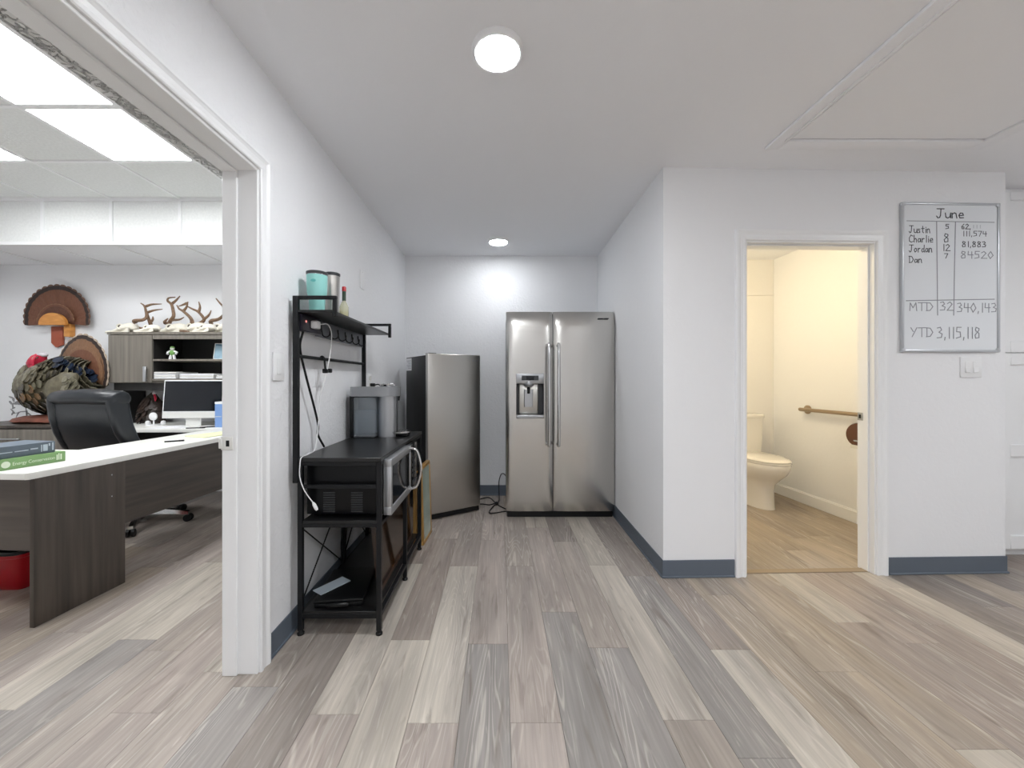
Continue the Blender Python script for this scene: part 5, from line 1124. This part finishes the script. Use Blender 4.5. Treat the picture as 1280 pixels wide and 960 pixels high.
# contour feathers laid over breast and flank
groups = {'a': nb(), 'b': nb(), 'c': nb(), 'd': nb()}
def scale_feather(bm, p, nrm, dirv, L, w):
    nrm = nrm.normalized(); d = (dirv-nrm*dirv.dot(nrm)).normalized(); s_ = nrm.cross(d)
    pts = [(0, -.6*w, .0), (0, .6*w, .0), (.55*L, w, .010), (.9*L, .6*w, .014), (L, 0, .015), (.9*L, -.6*w, .014), (.55*L, -w, .010)]
    vs2 = [bm.verts.new(p+d*a+s_*b_+nrm*(c+0.002)) for a, b_, c in pts]; bm.faces.new(vs2)
    vs3 = [bm.verts.new(p+d*a+s_*b_+nrm*(c-0.004)) for a, b_, c in pts]; bm.faces.new(list(reversed(vs3))); bridge(bm, vs2, vs3)
for i in range(1, len(spine_)-3):
    for sub_ in range(3):
        t = sub_/3; c = spine_[i][0].lerp(spine_[i+1][0], t); a = spine_[i][1]*(1-t)+spine_[i+1][1]*t; bz = spine_[i][2]*(1-t)+spine_[i+1][2]*t
        ax = Vector(spine_[i][3]).lerp(Vector(spine_[i+1][3]), t).normalized(); s1 = Vector((0,1,0)); s2 = ax.cross(s1).normalized()
        for k in range(18):
            th_ = 2*PI*(k+0.5*(sub_ % 2))/18; n_ = (s1*math.cos(th_)*bz+s2*math.sin(th_)*a).normalized(); p = c+s1*math.cos(th_)*a+s2*math.sin(th_)*bz
            if p.y > TYm+0.1: continue
            low = p.z < T(0, 486).z; pick = random.random()
            g = ('b' if p.x < T(78, 0).x and pick < .6 else 'c') if low else ('d' if pick < .35 else 'a' if pick < .8 else 'c')
            if p.z < T(0, 500).z: g = 'c' if pick < .7 else 'a'
            scale_feather(groups[g], p, n_+ax*0.15, -ax+Vector((random.uniform(-.4,.4), 0, random.uniform(-.4,.4))), random.uniform(0.06, 0.085), random.uniform(0.03, 0.042))
for g, bm in groups.items(): part('contour_feathers', bm, M['plum_'+g], tk, smooth=False, kind='stuff')
# blue-black rump and back feathers over the saddle
bm = nb()
for k in range(60):
    u = random.random(); c = T(66+u*52, 452+u*20+random.uniform(-6, 7), -0.10-0.08*random.random()+0.12*u)
    scale_feather(bm, c, Vector((0.1, -1, 0.5)), Vector((1, 0, -0.35)), 0.075, 0.028)
part('rump_feathers', bm, M['rump'], tk, smooth=False, kind='stuff')
fan(tk, T(99, 466, 0.03), (-0.2, -0.98, 0), (0.98, -0.2, 0), 0.385, 0.044, -16, 172, 18, [M['f_brown2'], M['f_band'], M['f_tip2']], rv=lambda a: 1.0-0.12*abs(math.cos(a)), cup=-0.02)
fan(tk, T(99, 466, 0.01), (-0.2, -0.98, 0), (0.98, -0.2, 0), 0.26, 0.044, -12, 165, 13, [M['f_brown'], M['f_brown2'], M['f_brown2']], 'covert_feather', cup=-0.02)
# wings: primaries drooping beside the legs
for sgn, nm in ((-1, -0.215), (1, 0.20)):
    bm = nb(); loft(bm, [bring(T(96, 470, nm*0.75), .02, .03, (-1,0,-.3)), bring(T(84, 478, nm*0.92), .045, .10, (-1,0,-.3)), bring(T(66, 488, nm), .045, .105, (-1,0,-.2)), bring(T(52, 490, nm*0.85), .02, .04, (-1,0,0))]); wg = part('wing', bm, M['plum_a'], tk, smooth=70)
    for k in range(7):
        a = T(52+4*k, 489+0.6*k, nm*1.02); e = T(70+3.2*k, 517-1.3*k, nm*0.72); d = e-a
        bm = feather(d.length, 0.020, [(0, .5), (.4, 1), (.8, 1), (1, .4)], 0.004)
        zz = d.normalized(); yy = Vector((0, 1, 0)); yy = (yy-zz*yy.dot(zz)).normalized(); xx = yy.cross(zz)
        bm.transform(Matrix(((xx.x, yy.x, zz.x, a.x), (xx.y, yy.y, zz.y, a.y), (xx.z, yy.z, zz.z, a.z), (0,0,0,1))) @ Matrix.Translation((0, 0.002*k*sgn, 0)))
        part('wing_feather', bm, [M['plum_c'] if k % 2 else M['f_tip2'], M['plum_c'], M['f_tip2']], wg, smooth=False)
bm = nb()
for k in range(70):
    px_, py_ = random.uniform(58, 94), random.uniform(474, 497)
    scale_feather(bm, T(px_, py_, -0.235+0.004*abs(px_-76)), Vector((0, -1, 0.25)), Vector((1, 0, -0.25+random.uniform(-.2, .2))), 0.07, 0.03)
part('covert_feathers', bm, M['plum_d'], tk, smooth=False, kind='stuff')
# head, beak, snood, wattle
bm = nb(); loft(bm, [bring(T(46, 461, -0.03), .045, .06, (0,0,1)), bring(T(46, 455, -0.045), .062, .075, (.1,0,1)), bring(T(47, 450, -0.06), .056, .066, (.1,0,1)), bring(T(49, 445, -0.07), .046, .055, (0,0,1)), bring(T(50, 442, -0.07), .02, .025, (0,0,1))]); hd = part('head', bm, M['redskin'], tk, smooth=60)
bm = nb(); ellipsoid(bm, T(53, 443.5, -0.07), (0.042, 0.036, 0.024), 14, 8); part('crown', bm, M['whiteskin'], hd)
bm = nb(); tube(bm, [T(45, 446, -0.11), T(41.5, 448, -0.13), T(40, 450, -0.135)], [0.016, 0.010, 0.002], 8); part('beak', bm, M['f_tip2'], hd)
bm = nb(); tube(bm, spline([T(45, 445, -0.115), T(42, 449, -0.14), T(41.5, 456, -0.135), T(42, 460, -0.13)], 4), 0.009, 8); part('snood', bm, M['redskin'], hd)
bm = nb()
for k in range(5): ellipsoid(bm, T(42+3*k, 460+(k % 2)*2, -0.115), (0.026, 0.024, 0.032), 10, 8)
part('wattles', bm, M['redskin'], hd, kind='stuff')
bm = nb(); ellipsoid(bm, T(47.5, 447, -0.128), (0.006, 0.004, 0.006), 8, 6); part('eye', bm, M['black'], hd)
bm = nb(); tube(bm, [T(38, 487, -0.16), T(36, 497, -0.16), T(37, 508, -0.15)], [0.008, 0.010, 0.003], 8); part('beard', bm, M['f_band'], tk)
for s_, x in ((-1, 79), (1, 84)):
    bm = nb(); tube(bm, [T(x-2, 508, s_*0.05), T(x, 518, s_*0.06), T(x-1, 526, s_*0.06), T(x-1, 528.5, s_*0.06)], [0.03, 0.014, 0.011, 0.013], 10); lg = part('leg', bm, M['plaque2'], tk)
    for a in (-0.6, 0, 0.6, PI):
        r_ = 0.06 if a < 3 else 0.03; p = T(x-1, 528.5, s_*0.06)
        bm = nb(); tube(bm, [p, p+Vector((-math.cos(a)*r_*.6, -math.sin(a)*r_*.6, 0.002)), p+Vector((-math.cos(a)*r_, -math.sin(a)*r_, -0.006))], [0.009, 0.007, 0.002], 8); part('toe', bm, M['plaque2'], lg)
bm = nb()     # dry silvery sprig standing at the left of the base
for a, c in (((34, 524), (32, 508)), ((32, 508), (22, 498)), ((32, 508), (37, 495)), ((26, 503), (16, 503)), ((26, 503), (24, 493)), ((34, 514), (18, 517)), ((24, 515), (20, 522)), ((34, 516), (41, 522)), ((18, 517), (13, 511))):
    tube(bm, [T(*a, -0.03), T((a[0]+c[0])/2, (a[1]+c[1])/2-0.8, -0.04), T(*c, -0.05)], [0.006, 0.005, 0.002], 6)
for q in range(16): scale_feather(bm, T(random.uniform(14, 38), random.uniform(496, 520), -0.04), Vector((random.uniform(-.5,.5), -1, .3)), Vector((random.uniform(-1,1), 0, random.uniform(-.2,1))), 0.035, 0.008)
part('dry_sprig', bm, M['twig'], tk, smooth=False)

# dark feathered mount below the hutch
dm = thing('dark_bird_mount', 'dark brown feathered bird mount on the credenza left of the computer', 'taxidermy', (-3.42, 3.97, 0.735))
def U(px, py, dy=0.0): return pt(px, py, 3.94+dy)
bm = nb(); loft(bm, [bring(U(192, 531), .05, .06, (0,0,1)), bring(U(193, 526), .07, .095, (0,0,1)), bring(U(193, 515), .085, .115, (0,0,1)), bring(U(191, 505), .075, .10, (0,0,1)), bring(U(190, 498), .05, .065, (0,0,1)), bring(U(191, 493), .028, .032, (0,0,1)), bring(U(192, 490), .012, .014, (0,0,1))]); part('body', bm, M['plum_c'], dm, smooth=60)
bm = nb()
for k in range(70):
    z = random.random(); a = random.uniform(-PI, 0); r = 0.10*(0.6+0.6*math.sin(PI*(0.15+0.8*z)))
    c = U(192, 528-32*z); p = c+Vector((math.cos(a)*r, math.sin(a)*r*0.75, 0)); scale_feather(bm, p, Vector((math.cos(a), math.sin(a), 0.3)), Vector((0.2*math.cos(a), 0, -1)), 0.06, 0.022)
part('contour_feathers', bm, mat('dark_brown_plumage', (52, 40, 34), 0.5, var=0.35, bscale=25), dm, smooth=False, kind='stuff')
bm = nb()
for k in range(5): a = Vector((0.10+0.02*k, -0.03, 0.02*k)); tube(bm, [U(184, 500), U(180-k*1.2, 505+k*5), U(178-k*.5, 512+k*4)], [0.012, 0.016, 0.003], 6)
part('wing_tips', bm, M['f_band'], dm, kind='stuff')
bm = nb(); ellipsoid(bm, U(192.5, 491, -0.03), (0.018, 0.018, 0.02), 12, 8); hd2 = part('head', bm, M['whiteskin'], dm)
bm = nb(); tube(bm, [U(193, 493, -0.055), U(194.5, 498, -0.06), U(194, 502, -0.055)], [0.009, 0.010, 0.004], 8); part('wattle', bm, M['redskin'], hd2)

# ------------------------------------------------------------------ skulls and antlers along the hutch top
def skull(loc, rotz, sc, label, antlers):
    m = Matrix.Translation(loc) @ Matrix.Rotation(rotz, 4, 'Z')
    t = thing('deer_skull', label, 'skull', loc, rotz, 'deer skulls on top of the hutch')
    bm = nb()
    R_ = []
    for x, hy, z0, z1 in ((-0.15, .010, .004, .016), (-0.14, .016, .002, .024), (-0.10, .018, .004, .028), (-0.05, .028, .006, .046), (-0.015, .046, .008, .072), (0.02, .056, .012, .082), (0.05, .046, .016, .088), (0.085, .036, .020, .080), (0.11, .020, .028, .062)):
        R_.append([Vector((x*sc, hy*sc*math.cos(2*PI*k/16), (0.0005 if z0 < .005 else 0)+sc*((z0+z1)/2+(z1-z0)/2*math.sin(2*PI*k/16)))) for k in range(16)])
    loft(bm, R_); part('cranium', bm, M['bone'], t, local=True, smooth=60)
    for s_ in (-1, 1):
        bm = nb(); c = Vector((0.005*sc, s_*0.046*sc, 0.052*sc))
        rp = [c+Vector((math.cos(2*PI*k/14)*0.021*sc, 0, math.sin(2*PI*k/14)*0.019*sc)) for k in range(15)]
        tube(bm, rp, 0.006*sc, 7, cap=False); ob_ = part('eye_ring', bm, M['bone'], t, local=True)
        bm = nb(); ellipsoid(bm, c+Vector((0, -s_*0.004*sc, 0)), (0.019*sc, 0.0075*sc, 0.017*sc), 10, 6); part('eye_socket', bm, M['socket'], ob_, local=True)
        bm = nb(); loft(bm, [[Vector((x*sc, s_*(y+dy)*sc, z*sc)) for dy, z in ((-.004, z0), (.004, z0), (.004, z1), (-.004, z1))] for x, y, z0, z1 in ((-0.13, .014, .0005, .010), (-0.06, .024, .0005, .012), (0.02, .038, .0005, .016), (0.06, .044, .006, .040), (0.075, .044, .012, .046))]); part('jaw', bm, M['bone'], t, local=True)
    for path in antlers:
        bm = nb()
        for q_ in path:
            n_ = len(q_); r0 = 0.018 if len(q_[0]) == 3 else 0.0135
            pts_ = [pt(a[0], a[1], loc[1]+a[2] if len(a) > 2 else loc[1]-0.03) for a in q_]
            sp = spline(pts_, 5); tube(bm, sp, [max(0.004, r0*(1-0.72*(i/(len(sp)-1))**1.4)) for i in range(len(sp))], 8)
        part('antler', bm, M['antler'], t)
HTOP = 1.6285
def hx_(px, Y=3.86): return pt(px, 400, Y).x
skull((hx_(156), 3.86, HTOP), 0.0, 1.25, 'leftmost deer skull on the hutch, nose pointing left',
      [[[(170,404,-.05),(168,401,-.06),(178,400,-.08),(183,396,-.06),(182,387,-.05),(180,382,-.05),(176,379,-.05)], [(182,383),(190,380.5),(202,380)], [(183,391),(192,388),(203,386.5)]],
       [[(190,409,.0),(186,399,-.02),(184,390,-.02)], [(188,403),(191,399),(191,395.5)]]])
skull((hx_(212), 3.90, HTOP), 0.12, 1.3, 'second deer skull from the left, below the tall forked antler',
      [[[(211,405,-.02),(213,401,-.06),(217,395,-.08),(216,386,-.06),(214,380,-.05),(209.5,376,-.05),(211,372.5,-.05),(219,371.5,-.05)], [(214.5,380),(220,375.5),(225,370)], [(214,400),(224,399.5),(230,396.5)]],
       [[(207,404,.05),(206,402,.06),(210,398,.08)]]])
skull((hx_(243), 3.86, HTOP), -0.15, 1.3, 'third deer skull, below the crossed pair of antlers',
      [[[(240,404,-.03),(240,401,-.05),(237,396,-.05),(229,389,-.06),(224,386,-.06),(221,381.5,-.06)], [(229,389),(233,384),(235,377)], [(234,379),(229,381),(223,383)]],
       [[(243,407,.03),(250,404,.0),(255,399,-.02),(248,390,-.02),(240,386,-.02),(233,382,-.02)], [(248,391),(250,384),(248.5,377)], [(255,399),(261,394),(264,388)]]])
skull((hx_(272), 3.90, HTOP), 0.1, 1.3, 'rightmost deer skull on the hutch beside the door jamb',
      [[[(264,405,-.02),(264,401,-.05),(273,399,-.06),(280,393,-.06),(281,386,-.06),(275,379,-.05),(270,373,-.05)], [(280,387),(279,381),(280,377)]],
       [[(285,404,.04),(290,396,.05),(291,380,.06),(286,366,.06),(283.5,361,.06)]]])
skull((hx_(186, 3.752), 3.752, HTOP), 0.12, 0.9, 'small deer skull without antlers between the two left skulls', [])
skull((hx_(257, 3.752), 3.752, HTOP), -0.1, 0.95, 'deer skull without antlers at front, between third and rightmost skulls', [])
for k, (pa, pb, lab) in enumerate((((175, 407), (190, 413.2), 'loose brown antler piece lying between the two left skulls'), ((225, 408), (236, 412), 'loose brown antler piece lying below the crossed antlers'))):
    bm = nb(); a = pt(*pa, 3.78); c = pt(*pb, 3.78); a.z = HTOP+0.05-0.03*k; c.z = HTOP+0.0105; tube(bm, [a, a.lerp(c, 0.5)+Vector((0, 0, 0.004)), c], [0.010, 0.012, 0.010], 8)
    solo('antler_piece', bm, M['antler'], lab, 'antler', 'loose antler pieces on the hutch')
